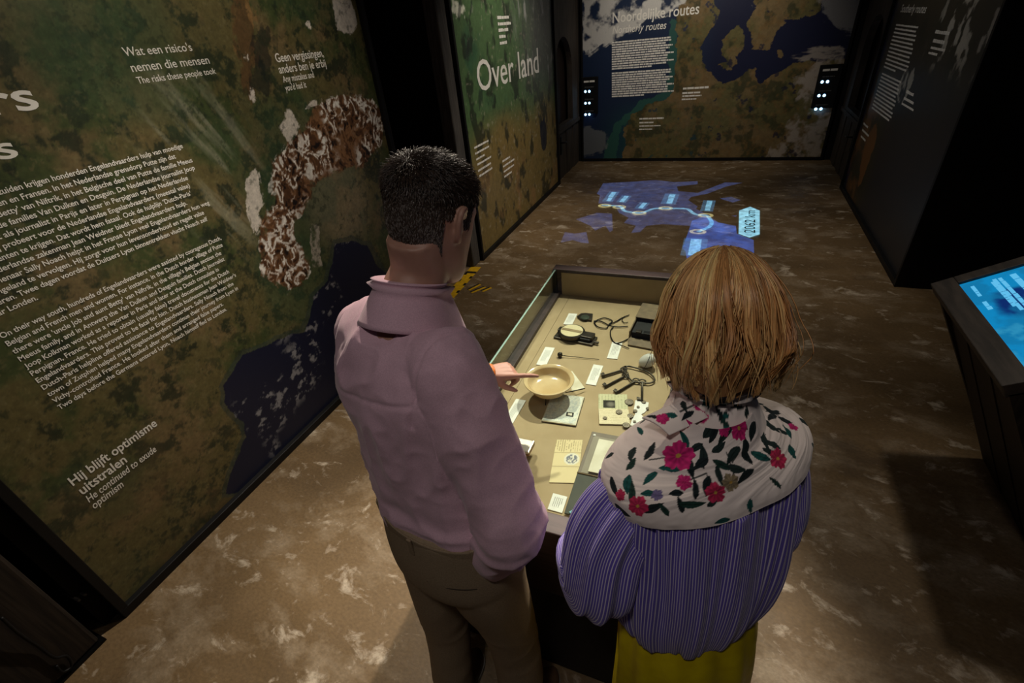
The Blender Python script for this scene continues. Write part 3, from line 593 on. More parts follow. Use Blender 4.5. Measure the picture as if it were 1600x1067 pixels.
# hazard tape on the floor
M_yel = mat_plain('yellow_tape', L3(222, 176, 22), L3(196, 150, 16), rough=.5, scale=30); M_tblk = mat_plain('black_tape', (.012, .011, .01), rough=.5)
r_ = thing('hazard_tape', at(715, 442, z=0), 'yellow and black hazard tape strip on the floor beside the man', 'floor tape')
A = at(744, 417, z=.001); B = at(686, 481, z=.001); X = B-A; l = np.linalg.norm(X); X /= l; Y = np.cross([0, 0, 1], X); hw = .055
mobj('tape_strip', prism([(0, -hw), (l, -hw), (l, hw), (0, hw)], A, X, Y, .001)[0], prism([(0, -hw), (l, -hw), (l, hw), (0, hw)], A, X, Y, .001)[1], M_yel, r_)
k = 0; s = .14
v, f = prism([(.11, -hw), (.15, -hw), (.15, hw), (.11, hw)], A+np.array([0, 0, .0012]), X, Y, .0006); mobj('black_block', v, f, M_tblk, r_)
while s < l-.06:
    sg = 1 if k % 2 else -1
    v, f = prism([(s, sg*hw*.55), (s+.05, sg*hw*.55), (s+.05, sg*hw), (s, sg*hw)], A+np.array([0, 0, .0012]), X, Y, .0006)
    if sg < 0: f = [q[::-1] for q in f]
    mobj('black_block', v, f, M_tblk, r_); s += .075; k += 1
r_ = thing('hazard_sticker', at(748, 450, z=0), 'small floor sticker of three short yellow black stripes', 'floor tape')
for a, b, c, d in ((732, 453, 750, 444), (736, 457, 758, 448), (753, 455, 767, 449)):
    A = at(a, b, z=.001); B = at(c, d, z=.001); X = B-A; l = np.linalg.norm(X); X /= l; Y = np.cross([0, 0, 1], X)
    v, f = prism([(0, -.022), (l, -.022), (l, .004), (0, .004)], A, X, Y, .001); mobj('yellow_stripe', v, f, M_yel, r_)
    v, f = prism([(0, .005), (l, .005), (l, .022), (0, .022)], A, X, Y, .001); mobj('black_stripe', v, f, M_tblk, r_)

# ------------------------------------------------------------------ screen kiosk on the right
kz = .913; A = at(1455, 443, z=kz); B = at(1562, 603, z=kz); kx = (A[0]+B[0])/2; C = at(1600, 400, y=A[1])
sl = (C[2]-kz)/(C[0]-A[0]); ang = math.atan(sl); ky0, ky1 = B[1], A[1]; KD = .52
S_ = np.array([math.cos(ang), 0, math.sin(ang)]); Nk = np.array([-math.sin(ang), 0, math.cos(ang)]); Yk = np.array([0, -1.0, 0])
r_ = thing('screen_kiosk', (1.35, (ky0+ky1)/2, 0), 'dark timber kiosk with a tilted glowing blue screen', 'kiosk')
O = np.array([kx, ky1, kz]); W = ky1-ky0
M_kiosk = mat_plain('kiosk_timber', (.062, .05, .042), (.03, .025, .022), rough=.6, scale=5, stretch=(10, 1.5, 10), bump=.15)
def kbar(u0, u1, s0, s1, t0, t1, name, M):
    m = MB(); m.obox(O+Yk*(u0+u1)/2+S_*(s0+s1)/2+Nk*(t0+t1)/2, Yk, S_, Nk, (u1-u0)/2, (s1-s0)/2, (t1-t0)/2); return bev(m.build(name, M, r_), .003)
kbar(0, W, 0, .075, -.05, 0, 'frame_bar', M_kiosk); kbar(0, W, KD-.05, KD, -.05, 0, 'frame_bar', M_kiosk); kbar(0, .055, .075, KD-.05, -.05, 0, 'frame_bar', M_kiosk); kbar(W-.055, W, .075, KD-.05, -.05, 0, 'frame_bar', M_kiosk)
nu, nv = 90, 60; u = np.linspace(.055, W-.055, nu); s = np.linspace(.075, KD-.05, nv); U, Sg = np.meshgrid(u, s)
un = (U-.055)/(W-.11); sn = (Sg-.075)/(KD-.125)
c = np.zeros(U.shape+(3,))+lin(10, 140, 200); nz_ = fbm(un*5, sn*5, 5, 140)-.5; dk = ss(.20, .12, np.abs(un-.36+.25*nz_))*ss(.10, .22, sn+.25*nz_); c = mixc(c, lin(6, 44, 112), dk); c = mixc(c, lin(8, 92, 130), ss(.55, .75, sn+.4*nz_)*ss(.3, .1, un)); c = mixc(c, lin(14, 118, 168), ss(.42, .56, fbm(un*7, sn*7, 5, 143))*.7)
c = mixc(c, lin(60, 170, 210), ss(.55, .7, fbm(un*12, sn*12, 5, 141))*ss(.5, .62, un)*.5)
V = O[None, None]+U[..., None]*Yk+Sg[..., None]*S_-Nk*.012
m, nt, b = newmat('screen_image'); a = N(nt, 'ShaderNodeAttribute', attribute_name='Col'); nt.links.new(a.outputs['Color'], b.inputs['Emission Color']); b.inputs['Emission Strength'].default_value = .85; b.inputs['Base Color'].default_value = (.01, .01, .01, 1); b.inputs['Roughness'].default_value = .2
mobj('screen', V.reshape(-1, 3), rect_grid(nu, nv), m, r_, cols=c.reshape(-1, 3))
M_scr = mat_emit('screen_lettering', (.12, .55, .9), .9)
S0 = O-Nk*.0105
def on_screen(px, py):
    d = CM.T @ np.array([(px-800)/FPX, (py-533.5)/FPX, 1.0]); q = C0+d*np.dot(S0-C0, Nk)/np.dot(d, Nk)-O; return np.dot(q, Yk), np.dot(q, S_)
for i, (a, b, c, d, h) in enumerate(((1551, 440, 1583, 479, .012), (1553, 436, 1597, 484, .012), (1562, 434, 1603, 478, .012), (1582, 428, 1612, 456, .018), (1519, 447, 1532, 463, .012), (1538, 471, 1549, 483, .014))):
    u0, s0 = on_screen(a, b); u1, _s = on_screen(c, d); mb = MB(); word_bars(mb, S0+Yk*u0+S_*(s0-h/2), Yk, S_, max(u1-u0, .05), h, lift=0, seed=170+i, gap=.2); mb.build('screen_lettering', M_scr, r_)
# body: boards leaning back to a narrow foot
nb = 6
for k in range(nb):
    ya, yb = ky0+.02+(W-.04)*k/nb+.003, ky0+.02+(W-.04)*(k+1)/nb-.003; xt = kx+.05; zt = kz+.0; dx = .004*(k % 2)
    v = [(xt+dx, ya, zt-.035), (xt+.03, ya, zt-.035), (xt+.03, yb, zt-.035), (xt+dx, yb, zt-.035), (1.40+dx, ya+.02, 0), (1.44, ya+.02, 0), (1.44, yb+.02, 0), (1.40+dx, yb+.02, 0)]
    mobj('board', v, [(0, 1, 2, 3), (7, 6, 5, 4), (4, 5, 1, 0), (5, 6, 2, 1), (6, 7, 3, 2), (7, 4, 0, 3)], M_darkwood, r_)
for yy in (ky0+.0, ky1-.03):
    e = O+S_*(KD-.02)
    v, f = prism([(kx+.03, kz-.03), (e[0]-.0, e[2]-.05), (2.0, .5), (2.0, 0), (1.42, 0)], (0, yy, 0), (1, 0, 0), (0, 0, 1), -.03); mobj('side_panel', v, [q[::-1] for q in f], M_darkwood, r_)

# ------------------------------------------------------------------ display case
CX0, CX1, CY0, CY1, CT, BZ = -.761, -.0126, .711, 2.333, .86, .709
M_case = mat_plain('plum_brown_timber', (.075, .050, .048), (.048, .032, .032), rough=.5, scale=6, stretch=(2, 14, 14), bump=.08, spec=.4)
M_caseb = mat_plain('dark_case_body', (.016, .011, .009), (.009, .006, .005), rough=.6, scale=4, stretch=(8, 8, 1))
M_sand = mat_plain('sand_board', (.43, .325, .195), (.39, .29, .17), rough=.85, scale=14, spec=.15, bump=.03)
M_glass = mat_glass('case_glass')
M_edge = mat_plain('glass_edge', (.42, .56, .52), (.36, .50, .46), rough=.2, spec=.8)
r_ = thing('display_case', ((CX0+CX1)/2, (CY0+CY1)/2, 0), 'long glass topped display case with plum timber ends and sand bed', 'display case')
bev(box('plinth', M_caseb, r_, CX0+.03, CX1-.03, CY0+.035, CY1-.03, 0, .64), .004)
bev(box('front_end', M_case, r_, CX0, CX1, CY0, CY0+.062, .56, CT), .003)
bev(box('back_end', M_case, r_, CX0, CX1, CY1-.062, CY1, .56, CT), .003)
bev(box('side_rail', M_case, r_, CX0, CX0+.042, CY0+.062, CY1-.062, .60, BZ+.022), .003)
bev(box('side_rail', M_case, r_, CX1-.042, CX1, CY0+.062, CY1-.062, .60, BZ+.022), .003)
box('sand_bed', M_sand, r_, CX0+.100, CX1-.042, CY0+.062, CY1-.062, BZ-.05, BZ)
box('sand_bed_strip', M_sand, r_, CX0+.042, CX0+.0985, CY0+.062, CY1-.062, BZ-.05, BZ)
box('inner_lining', M_sand, r_, CX0+.050, CX1-.050, CY1-.066, CY1-.062, BZ, CT-.016)
box('inner_lining', M_sand, r_, CX0+.050, CX1-.050, CY0+.062, CY0+.066, BZ, CT-.016)
for xx in (CX0+.012, CX1-.018):
    box('glass_pane', M_glass, r_, xx, xx+.006, CY0+.063, CY1-.063, BZ+.0225, CT-.0062)
    box('glass_edge', M_edge, r_, xx-.0005, xx+.0065, CY0+.063, CY1-.063, CT-.0062, CT-.0032)
box('glass_top', M_glass, r_, CX0+.012, CX1-.012, CY0+.063, CY1-.063, CT-.003, CT+.001)
for xx in (CX0+.002, CX1-.024):
    for yy in (CY0+.062, CY1-.085): box('corner_upright', M_caseb, r_, xx, xx+.022, yy, yy+.022, BZ+.022, CT-.004)

# ------------------------------------------------------------------ things lying in the case
def quadP(q, z): return [at(a, b, z=z) for a, b in q]
def bil(P, nu, nv):
    u, v = np.meshgrid(np.linspace(0, 1, nu), np.linspace(0, 1, nv)); u = u[..., None]; v = v[..., None]
    return P[0]*(1-u)*(1-v)+P[1]*u*(1-v)+P[2]*u*v+P[3]*(1-u)*v
def rectify(P):
    """nearest real parallelogram with straight sides"""
    P = np.array(P); c = P.mean(0); a = (P[1]-P[0]+P[2]-P[3])/4; b = (P[3]-P[0]+P[2]-P[1])/4
    return [c-a-b, c+a-b, c+a+b, c-a+b]
def slab(name, P, t, mat, parent=None, bevel=0):
    P = [np.asarray(p) for p in P]; n = len(P); up = np.array([0, 0, t])
    a = sum(np.cross(P[i], P[(i+1) % n])[2] for i in range(n))
    if a < 0: P = P[::-1]
    o = mobj(name, P+[p+up for p in P], [tuple(range(n))[::-1], tuple(range(n, 2*n))]+[(i, (i+1) % n, n+(i+1) % n, n+i) for i in range(n)], mat, parent)
    if bevel: bev(o, bevel)
    return o
M_card = mat_plain('white_card', L3(236, 234, 228), L3(226, 224, 216), rough=.7, scale=30)
M_doc = mat_col('printed_paper', rough=.75, spec=.2)
M_ink = mat_plain('grey_ink', L3(96, 94, 90), L3(80, 78, 74), rough=.8)
def doc_print(name, P, parent, fn, nu=60, nv=60, lift=.0006, t=0):
    G = bil(P, nu, nv); G[..., 2] += t+lift; u, v = np.meshgrid(np.linspace(0, 1, nu), np.linspace(0, 1, nv))
    F = rect_grid(nu, nv); nrm = np.cross(P[1]-P[0], P[3]-P[0])[2]
    if nrm < 0: F = F[:, ::-1].copy()
    return mobj(name, G.reshape(-1, 3), F, M_doc, parent, cols=fn(u, v).reshape(-1, 3))
cards = [([(889, 490), (902, 491), (894, 508), (880, 507)], 'white caption card beside the small pointed compass'), ([(852, 542.5), (867, 544), (853, 572), (838, 570)], 'white caption card left of the long hat pin, near the rail'),
 ([(956, 535), (973, 536), (964, 561.6), (949, 560)], 'white caption card beside the brown box and white egg'), ([(928, 570), (942, 572), (931.6, 603), (914.7, 600)], 'white caption card left of the bunch of keys'),
 ([(806.5, 624), (822, 626), (801, 663), (785, 659)], 'white caption card below left of the bowl'), ([(783, 671), (795, 672.5), (780, 698), (766, 694)], 'white caption card by the left rail nearest the silver case'), ([(865, 771), (886, 777), (879, 802), (855, 796)], 'white caption card against the front end of the case')]
for k, (q, lab) in enumerate(cards):
    P = rectify(quadP(q, BZ+.001)); c = sum(P)/4
    t = thing('caption_card', (c[0], c[1], BZ+.001), lab, 'card', 'caption cards in the display case')
    slab('card', P, .0025, M_card, t)
    mb = MB(); X = P[3]-P[0]; w = np.linalg.norm(X); X = X/w; Y = P[1]-P[0]; h = np.linalg.norm(Y); Y = Y/h
    # text runs along the long side
    if np.cross(X, Y)[2] < 0: O_ = P[1]; Y = -Y
    else: O_ = P[0]
    for i in range(5): word_bars(mb, O_+X*w*.18+Y*h*(.22+.13*i)+np.array([0, 0, .003]), X, Y, w*.6*(1 if i < 4 else .6), h*.03, lift=.0, seed=200+7*k+i, gap=.5)
    mb.build('caption_lettering', M_ink, t)

# bowl on its wire stand
M_bowl = mat_plain('cream_glaze', L3(214, 190, 150), L3(196, 168, 124), rough=.14, scale=14, spec=.6, ramp=(.3, .7))
bz = BZ+.093; bc = at(857.5, 592, z=bz); br = np.linalg.norm(at(897, 594, z=bz)-at(818, 592, z=bz))/2
prof = [(.0, .012), (.045, .0125), (.075, .020), (.088, .040), (.093, .050), (.1045, .0555), (.109, .056), (.1095, .0525), (.104, .049), (.092, .041), (.078, .012), (.06, .003), (.05, 0), (.0, 0)]
pr = spline(prof, 60); k = br/.1095; v, f = lathe([(max(a, 0)*k, b) for a, b in pr], 56, (bc[0], bc[1], bz-.056))
tag(mobj('bowl', v, f, M_bowl, smooth=True), 'cream glazed ceramic bowl raised on a thin black stand', 'bowl')
t = thing('bowl_stand', (bc[0], bc[1], BZ), 'thin black wire stand under the cream bowl', 'stand')
mb = MB(); zb = bz-.059
mb.tube([(bc[0]+.045*math.cos(a), bc[1]+.045*math.sin(a), zb) for a in np.linspace(0, 2*math.pi, 25)], .002, 6); mb.build('support_ring', M_iron, t, smooth=True)
for a in (.5, 2.6, 4.7):
    mb = MB(); mb.tube([(bc[0]+.045*math.cos(a), bc[1]+.045*math.sin(a), zb), (bc[0]+.055*math.cos(a), bc[1]+.055*math.sin(a), BZ+.002)], .002, 6); mb.build('leg', M_iron, t, smooth=True)
mb = MB(); e = at(914, 607, z=BZ+.012); mb.tube([(bc[0]+.03, bc[1]-.02, zb), e], .002, 6); mb.build('rod', M_iron, t, smooth=True)

# notebook under the bowl, paper scrap
M_cover = mat_plain('dark_cover', (.02, .018, .016), (.012, .011, .01), rough=.7)
P = rectify(quadP([(861, 617), (914.7, 621), (898, 668), (848, 658)], BZ+.001)); c = sum(P)/4
t = thing('notebook', c, 'open pale notebook lying below the bowl with a small photo', 'notebook')
bev(slab('cover', [c+(p-c)*1.015 for p in P], .002, M_cover, t), .001)
M_pages = mat_plain('page_block', L3(226, 220, 200), L3(208, 200, 176), rough=.8)
bev(slab('pages', [p+np.array([0, 0, .002]) for p in P], .006, M_pages, t), .002)
def nb(u, v):
    C = np.zeros(u.shape+(3,))+lin(222, 222, 208); C = mixc(C, lin(190, 200, 200), ss(.45, .65, fbm(u*14, v*14, 4, 201))*.6); return mixc(C, lin(120, 130, 140), ((np.mod(v*16, 1) < .4) & (fbm(u*30, v*16, 2, 203) > .5)).astype(float)*.35)
doc_print('page_print', [c+(p-c)*.93 for p in P], t, nb, t=.0088, lift=0)
q = rectify(quadP([(885.5, 643.5), (897, 645), (895.5, 651.5), (884, 649.5)], BZ+.0102)); slab('photo', q, .0006, M_cover, t); qc = sum(q)/4; slab('photo_face', [qc+(p-qc)*.55+np.array([0, 0, .0005]) for p in q], .0005, M_pages, t)
P = quadP([(885, 581), (894, 580), (913.5, 606), (894, 612)], BZ+.0015)
tag(slab('paper_scrap', P, .0015, mat_plain('pale_paper', L3(222, 216, 196), L3(204, 196, 172), rough=.8)), 'torn pale paper scrap behind the right side of the bowl', 'paper')

# sighting instrument with a white dial
M_brass = mat_plain('dark_bronze', (.060, .048, .036), (.03, .025, .02), rough=.35, metal=.6, scale=30)
A = at(869, 518, z=BZ+.02); B = at(930, 530, z=BZ+.02); X = B-A; L_ = np.linalg.norm(X); X /= L_; Y = np.cross([0, 0, 1], X); Zv = np.array([0, 0, 1.0]); O = np.array([A[0], A[1], BZ])
t = thing('sighting_compass', (A+B)/2*np.array([1, 1, 0])+np.array([0, 0, BZ]), 'black and bronze sighting instrument with a round cream dial', 'instrument')
def ob(name, M, u, v_, z0, z1, hu, hv, bevel=.003):
    m = MB(); m.obox(O+X*u+Y*v_+Zv*(z0+z1)/2, X, Y, Zv, hu, hv, (z1-z0)/2); return bev(m.build(name, M, t), bevel)
ob('base_plate', M_brass, L_*.5, 0, .001, .012, L_*.5, .036); ob('sight_block', M_brass, L_*.80, .008, .012, .034, L_*.15, .024); ob('sight_slot', M_black, L_*.78, -.016, .012, .026, L_*.13, .010); ob('knob', M_brass, L_*1.05, -.012, .006, .016, L_*.06, .006); ob('lug', M_brass, L_*.08, .022, .012, .03, L_*.06, .016)
dc = at(893.5, 516.5, z=BZ+.034); dr = np.linalg.norm(at(911, 517.5, z=BZ+.034)-at(876, 515.5, z=BZ+.034))/2
v, f = lathe([(0, 0), (dr*1.12, 0), (dr*1.16, .006), (dr*1.16, .018), (dr*1.06, .022), (dr, .020), (0, .020)], 40, (dc[0], dc[1], dc[2]-.021)); mobj('dial_case', v, f, M_brass, t, smooth=False)
v, f = lathe([(dr*.99, 0), (dr*.98, .0012), (0, .0012)], 40, (dc[0], dc[1], dc[2])); mobj('dial', v, f, mat_plain('ivory_dial', L3(226, 214, 178), L3(214, 200, 160), rough=.3, scale=8), t)
m = MB(); m.obox(dc+np.array([0, 0, .002]), X, Y, Zv, dr*.93, dr*.17, .0008); m.build('needle_bar', mat_plain('tan_bar', L3(150, 128, 92), L3(130, 108, 74)), t)

# small pointed compass
poly = [(901.5, 496.5), (908, 492), (916, 491.5), (926.5, 493), (925, 502.5), (915, 501.5), (907, 500)]
c = np.mean([at(a, b, z=BZ) for a, b in poly], axis=0); t = thing('pocket_compass', c, 'small dark pointed pocket compass near the back of the case', 'compass')
bev(slab('body', [at(a, b, z=BZ+.001) for a, b in poly], .012, M_brass, t), .002)
cc = at(914, 495.5, z=BZ+.014); v, f = lathe([(.024, 0), (.023, .003), (.018, .004), (0, .004)], 28, (cc[0], cc[1], BZ+.012)); mobj('dial', v, f, mat_plain('green_glass', (.06, .075, .055), (.04, .05, .04), rough=.1), t, smooth=True)

# hat pin
a = at(875, 555, z=BZ+.01); e = at(936, 561.5, z=BZ+.004); t = thing('hat_pin', (a[0], a[1], BZ), 'long hat pin with a dark bead head', 'pin')
mb = MB(); mb.tube([a+(e-a)*.06, e], [.0017, .0012], 6); mb.build('needle', M_brass, t, smooth=True)
v, f = lathe([(0, -.012), (.007, -.010), (.0115, -.004), (.012, .002), (.010, .008), (.005, .012), (0, .0125)], 20, (a[0], a[1], BZ+.013)); mobj('bead', v, f, M_brass, t, smooth=True)

# brown box with cords and the white egg
M_tan = mat_plain('tan_leatherette', (.20, .14, .075), (.13, .09, .05), rough=.7, scale=30, bump=.1)
A = at(982, 531, z=BZ); B = at(1040, 541, z=BZ); D = at(990, 487, z=BZ); X = B-A; X /= np.linalg.norm(X); Y = np.cross([0, 0, 1], X); dpt = np.dot(D-A, Y); O = A; w = .17; h = .055
t = thing('field_radio_box', A+X*w/2+Y*dpt/2, 'tan box with a dark open front and looped black cords', 'box')
def ob2(name, M, u0, u1, v0, v1, z0, z1): 
    m = MB(); m.obox(O+X*(u0+u1)/2+Y*(v0+v1)/2+Zv*(z0+z1)/2, X, Y, Zv, (u1-u0)/2, (v1-v0)/2, (z1-z0)/2); return bev(m.build(name, M, t), .002)
ob2('floor_board', M_tan, 0, w, 0, dpt, .001, .006); ob2('back_wall', M_tan, 0, w, dpt-.006, dpt, .006, h); ob2('side_wall', M_tan, 0, .006, .0, dpt, .006, h*.9); ob2('side_wall', M_tan, w-.006, w, 0, dpt, .006, h*.9)
ob2('top_board', M_tan, 0, w, dpt*.45, dpt, h, h+.005); ob2('dark_core', M_black, .01, w-.01, .012, dpt-.012, .006, h*.72)
ob2('coil', M_brass, .03, .055, .006, .03, h*.72, h*.9); ob2('coil', M_iron, .065, .10, .004, .03, h*.72, h*.85)
v = [O+X*.0+Y*(-.002)+Zv*.012, O+X*w-Y*.002+Zv*.012, O+X*(w+.0)-Y*.055+Zv*.004, O+X*.01-Y*.05+Zv*.004]; slab('front_flap', v, .005, M_tan, t)
def cord(name, pts, r=.0028, z=BZ+.006): 
    mb = MB(); mb.tube(spline([at(a, b, z=z) for a, b in pts], 60), r, 7); mb.build(name, M_iron, t, smooth=True)
c1 = lambda L: [(760+a/5.333, 400+b/5.333) for a, b in L]
cord('cord', c1([(900, 560), (920, 535), (985, 515), (1050, 540), (1020, 570), (1000, 600), (930, 590), (900, 555), (905, 540), (960, 545), (1020, 575), (1090, 590), (1180, 585)]))
cord('cord', c1([(1010, 575), (1080, 545), (1130, 515), (1190, 490)])); cord('cord', c1([(1060, 590), (1035, 620), (1040, 680), (1075, 725), (1130, 715), (1180, 690)])); cord('cord', c1([(1075, 725), (1130, 745), (1190, 770)]), .002); cord('cord', c1([(1150, 500), (1130, 530), (1150, 555), (1180, 550)]), .002)
c = at(1012, 563, z=BZ+.034); mb = MB(); v, f = lathe([(.034*math.cos(a)*(1-.12*math.sin(a)), .034+.034*math.sin(a)) for a in np.linspace(-1.57, 1.57, 18)], 28, (0, 0, 0))
E_ = thing('darning_egg', (c[0], c[1], BZ), 'white ceramic egg with a thin cord, beside the tan box', 'egg')
mobj('egg', [(c[0]+p[0]*1.0+(p[2]-.034)*.35, c[1]+p[1]*.95, BZ+.0015+p[2]*.95) for p in v], f, mat_plain('white_ceramic', L3(222, 220, 214), L3(206, 204, 198), rough=.3, scale=6), E_, smooth=True)
mb = MB(); mb.tube([(c[0]-.002+.0355*math.sin(a)*.3, c[1]-.034*math.cos(a)-.001, BZ+.033+.034*math.sin(a)) for a in np.linspace(-.9, 2.2, 22)], .0012, 6); mb.build('cord', M_iron, E_, smooth=True)

# bunch of keys
M_key = mat_plain('worn_iron_key', (.085, .070, .052), (.045, .038, .03), rough=.38, metal=.75, scale=40)
c2 = lambda a, b: (760+a/5.333, 560+b/5.333)
t = thing('key_bunch', at(*c2(1250, 150), z=BZ), 'bunch of four old iron keys on a large ring', 'keys')
mb = MB(); mb.tube(spline([at(*c2(a, b), z=BZ+.01) for a, b in ((1190, 65), (1270, 85), (1340, 110), (1390, 150), (1400, 185), (1360, 205), (1290, 200), (1220, 190), (1180, 150), (1150, 110), (1160, 70), (1190, 65))], 70), .0035, 8); mb.build('key_ring', M_key, t, smooth=True)
for cxy, r in (((1150, 78), .010), ((1160, 130), .011)):
    c = at(*c2(*cxy), z=BZ+.014); mb = MB(); mb.tube([(c[0]+r*math.cos(a), c[1]+r*1.2*math.sin(a), c[2]+.003*math.sin(a*2)) for a in np.linspace(0, 2*math.pi, 22)], .0022, 7); mb.build('split_ring', M_key, t, smooth=True)
for (a, b) in (((1150, 92), (962, 150)), ((1165, 140), (985, 238)), ((1255, 180), (1078, 290)), ((1298, 185), (1297, 352))):
    A = at(*c2(*a), z=BZ+.008); B = at(*c2(*b), z=BZ+.008); d = (B-A)/np.linalg.norm(B-A); s = np.cross([0, 0, 1], d); l = np.linalg.norm(B-A)
    mb = MB(); mb.tube([A+d*.012, A+d*.016, B], [.0058, .0046, .0046], 10); ko = mb.build('key', M_key, t, smooth=True)
    mb = MB(); mb.tube([A+d*.004+(d*math.cos(q)*.012+s*math.sin(q)*.014) for q in np.linspace(0, 2*math.pi, 24)], .0032, 7); mb.build('key_bow', M_key, ko, smooth=True)
    sg = -1 if a != (1298, 185) else -1
    mb = MB(); mb.obox(B-d*.010+s*sg*.011, d, s, Zv, .006, .008, .0025); mb.obox(B-d*.016+s*sg*.016, d, s, Zv, .003, .005, .0025); mb.build('key_bit', M_key, ko)

# identity card, punched card, coins
P = rectify(quadP([(935.3, 616), (979.5, 617), (981.5, 640), (935, 639)], BZ+.001)); P2 = rectify(quadP([(935.2, 639), (982, 640.5), (984.5, 664), (936.5, 663)], BZ+.003))
t = thing('identity_card', sum(P)/4, 'folded identity card with a small dark portrait photo', 'document')
slab('upper_leaf', P, .002, M_pages, t); slab('lower_leaf', P2, .003, M_pages, t)
ln = lambda u, v, n, s: ((np.mod(v*n, 1) < .35) & (fbm(u*26, np.floor(v*n)*3.1, 2, s) > .45)).astype(float)
def idc(u, v):
    C = np.zeros(u.shape+(3,))+lin(200, 196, 160); C = mixc(C, lin(120, 124, 96), ln(v, u, 9, 211)*.35); ph = (u > .16) & (u < .56) & (v > .44) & (v < .94); C = mixc(C, lin(46, 44, 38), ph.astype(float)); return mixc(C, lin(130, 124, 112), ph*ss(.4, .1, np.hypot((u-.42)/.5, (v-.7)/.6))*.8)
doc_print('leaf_print', P, t, idc, t=.002); doc_print('leaf_print', P2, t, lambda u, v: mixc(np.zeros(u.shape+(3,))+lin(226, 212, 178), lin(160, 140, 110), ln(u, v, 9, 215)*.35), t=.003)
pq = [c2(*p) for p in ((1242, 352), (1352, 372), (1345, 425), (1318, 455), (1290, 470), (1318, 505), (1302, 580), (1198, 562), (1212, 515), (1240, 470), (1228, 430))]
t = thing('punched_card', at(*c2(1275, 465), z=BZ), 'irregular white paper piece with dark round coins lying on it', 'paper')
v, f = plate([tuple(at(*p, z=BZ)[:2]) for p in pq], [], .0018); mobj('sheet', [(p[0], p[1], p[2]+BZ+.0025) for p in v], f, M_card, t)
M_coin = mat_plain('grey_zinc_coin', (.16, .125, .085), (.10, .08, .055), rough=.45, metal=.45, scale=60, bump=.3)
coin = [(1190, 362, 38, 'large zinc coin right of the identity photo'), (1105, 450, 28, 'medium coin on the upper right of the cream leaf'), (988, 500, 18, 'small coin at the left of the cream leaf'), (1200, 478, 27, 'medium coin between the cream leaf and the white paper'), (1165, 560, 32, 'large coin at the lower right corner of the cream leaf'),
 (1265, 403, 13, 'tiny coin near the top of the white paper'), (1240, 436, 18, 'small coin at the left waist of the white paper'), (1235, 525, 13, 'tiny coin on the lower white paper'), (1268, 568, 18, 'small coin at the lower edge of the white paper'), (1335, 542, 18, 'small coin off the right edge of the white paper'), (1312, 362, 18, 'small coin at the top edge of the white paper, under a key'), (1342, 415, 13, 'tiny coin at the right edge of the white paper')]
for a, b, r, lab in coin:
    c = at(*c2(a, b), z=BZ+.006); rr = r/5.333*np.linalg.norm(c-C0)/FPX*.93; zc = BZ+.0045+(.003 if a < 1180 and b > 430 else 0)
    v, f = lathe([(0, 0), (rr*.97, 0), (rr, .0006), (rr, .0022), (rr*.93, .0028), (rr*.88, .0022), (rr*.5, .0022), (rr*.3, .003), (0, .003)], 26, (c[0], c[1], zc)); tag(mobj('coin', v, f, M_coin, smooth=False), lab, 'coin', 'coins on the identity papers')

# silver cigarette case on a block
zt = BZ+.052; P = rectify(quadP([(804, 682), (836, 688), (826, 707.5), (793.5, 700.5)], zt)); c = sum(P)/4
M_silver = mat_plain('worn_silver', (.62, .54, .50), (.48, .38, .33), rough=.28, metal=.85, scale=18, detail=8)
t = thing('cigarette_case', c-np.array([0, 0, .05]), 'small worn silver case with a copper edge, raised above the bed', 'case')
bev(slab('shell', [p-np.array([0, 0, .011]) for p in P], .011, M_silver, t), .004, 3); bev(slab('lower_shell', [c+(p-c)*.99-np.array([0, 0, .020]) for p in P], .0085, mat_plain('copper_edge', (.30, .15, .08), (.18, .09, .05), rough=.35, metal=.6), t), .003)
bev(slab('riser_block', [c+(p-c)*.55-np.array([0, 0, .051]) for p in P], .031, M_sand, t), .001)

# travel paper with a stamp
P = rectify(quadP([(867, 687.5), (913, 687.8), (900, 755.5), (861, 754)], BZ+.001)); t = thing('travel_paper', sum(P)/4, 'cream folded travel paper with a blue grey stamp', 'document'); slab('sheet', P, .0015, M_pages, t)
def tp(u, v):
    C = np.zeros(u.shape+(3,))+lin(222, 204, 160); C = mixc(C, lin(120, 104, 74), ln(v, u, 12, 221)*(v < .3)*.6); C = mixc(C, lin(150, 132, 98), ((np.abs(v-.32) < .008) | (np.abs(v-.64) < .008)).astype(float)*.7); d = np.hypot((u-.68)/.28, (v-.47)/.14); C = mixc(C, lin(226, 224, 214), (d < 1).astype(float)*.7); C = mixc(C, lin(92, 98, 120), ((d < .75) & (fbm(u*14, v*22, 4, 222) > .48)).astype(float)*.85)
    return mixc(C, lin(190, 168, 124), ln(u, v, 30, 225)*(v > .66)*.35)
doc_print('paper_print', P, t, tp, t=.0015)

# open writing case: tan tray with a cream page, dark green cover
A = at(925, 675.5, z=BZ+.004); Bq = at(902, 740, z=BZ+.004); Cq = at(979, 685.5, z=BZ+.004); Dq = at(881.5, 803, z=BZ+.004); X = Cq-A; X /= np.linalg.norm(X); Yd = Bq-A; yl = np.linalg.norm(Yd); Yd /= yl; w = .20; Y2 = Dq-Bq; y2 = min(np.linalg.norm(Y2), .24); Y2 /= np.linalg.norm(Y2)
t = thing('writing_case', A+X*w/2+Yd*yl, 'open tan and dark green writing case with a cream page', 'writing case')
M_tray = mat_plain('taupe_leather', (.17, .13, .092), (.13, .098, .07), rough=.6, scale=20); M_green = mat_plain('dark_green_cloth', (.060, .062, .044), (.042, .044, .032), rough=.7, scale=16, bump=.1)
bev(slab('tray', [A, A+X*w, A+X*w+Yd*yl, A+Yd*yl], .006, M_tray, t), .002)
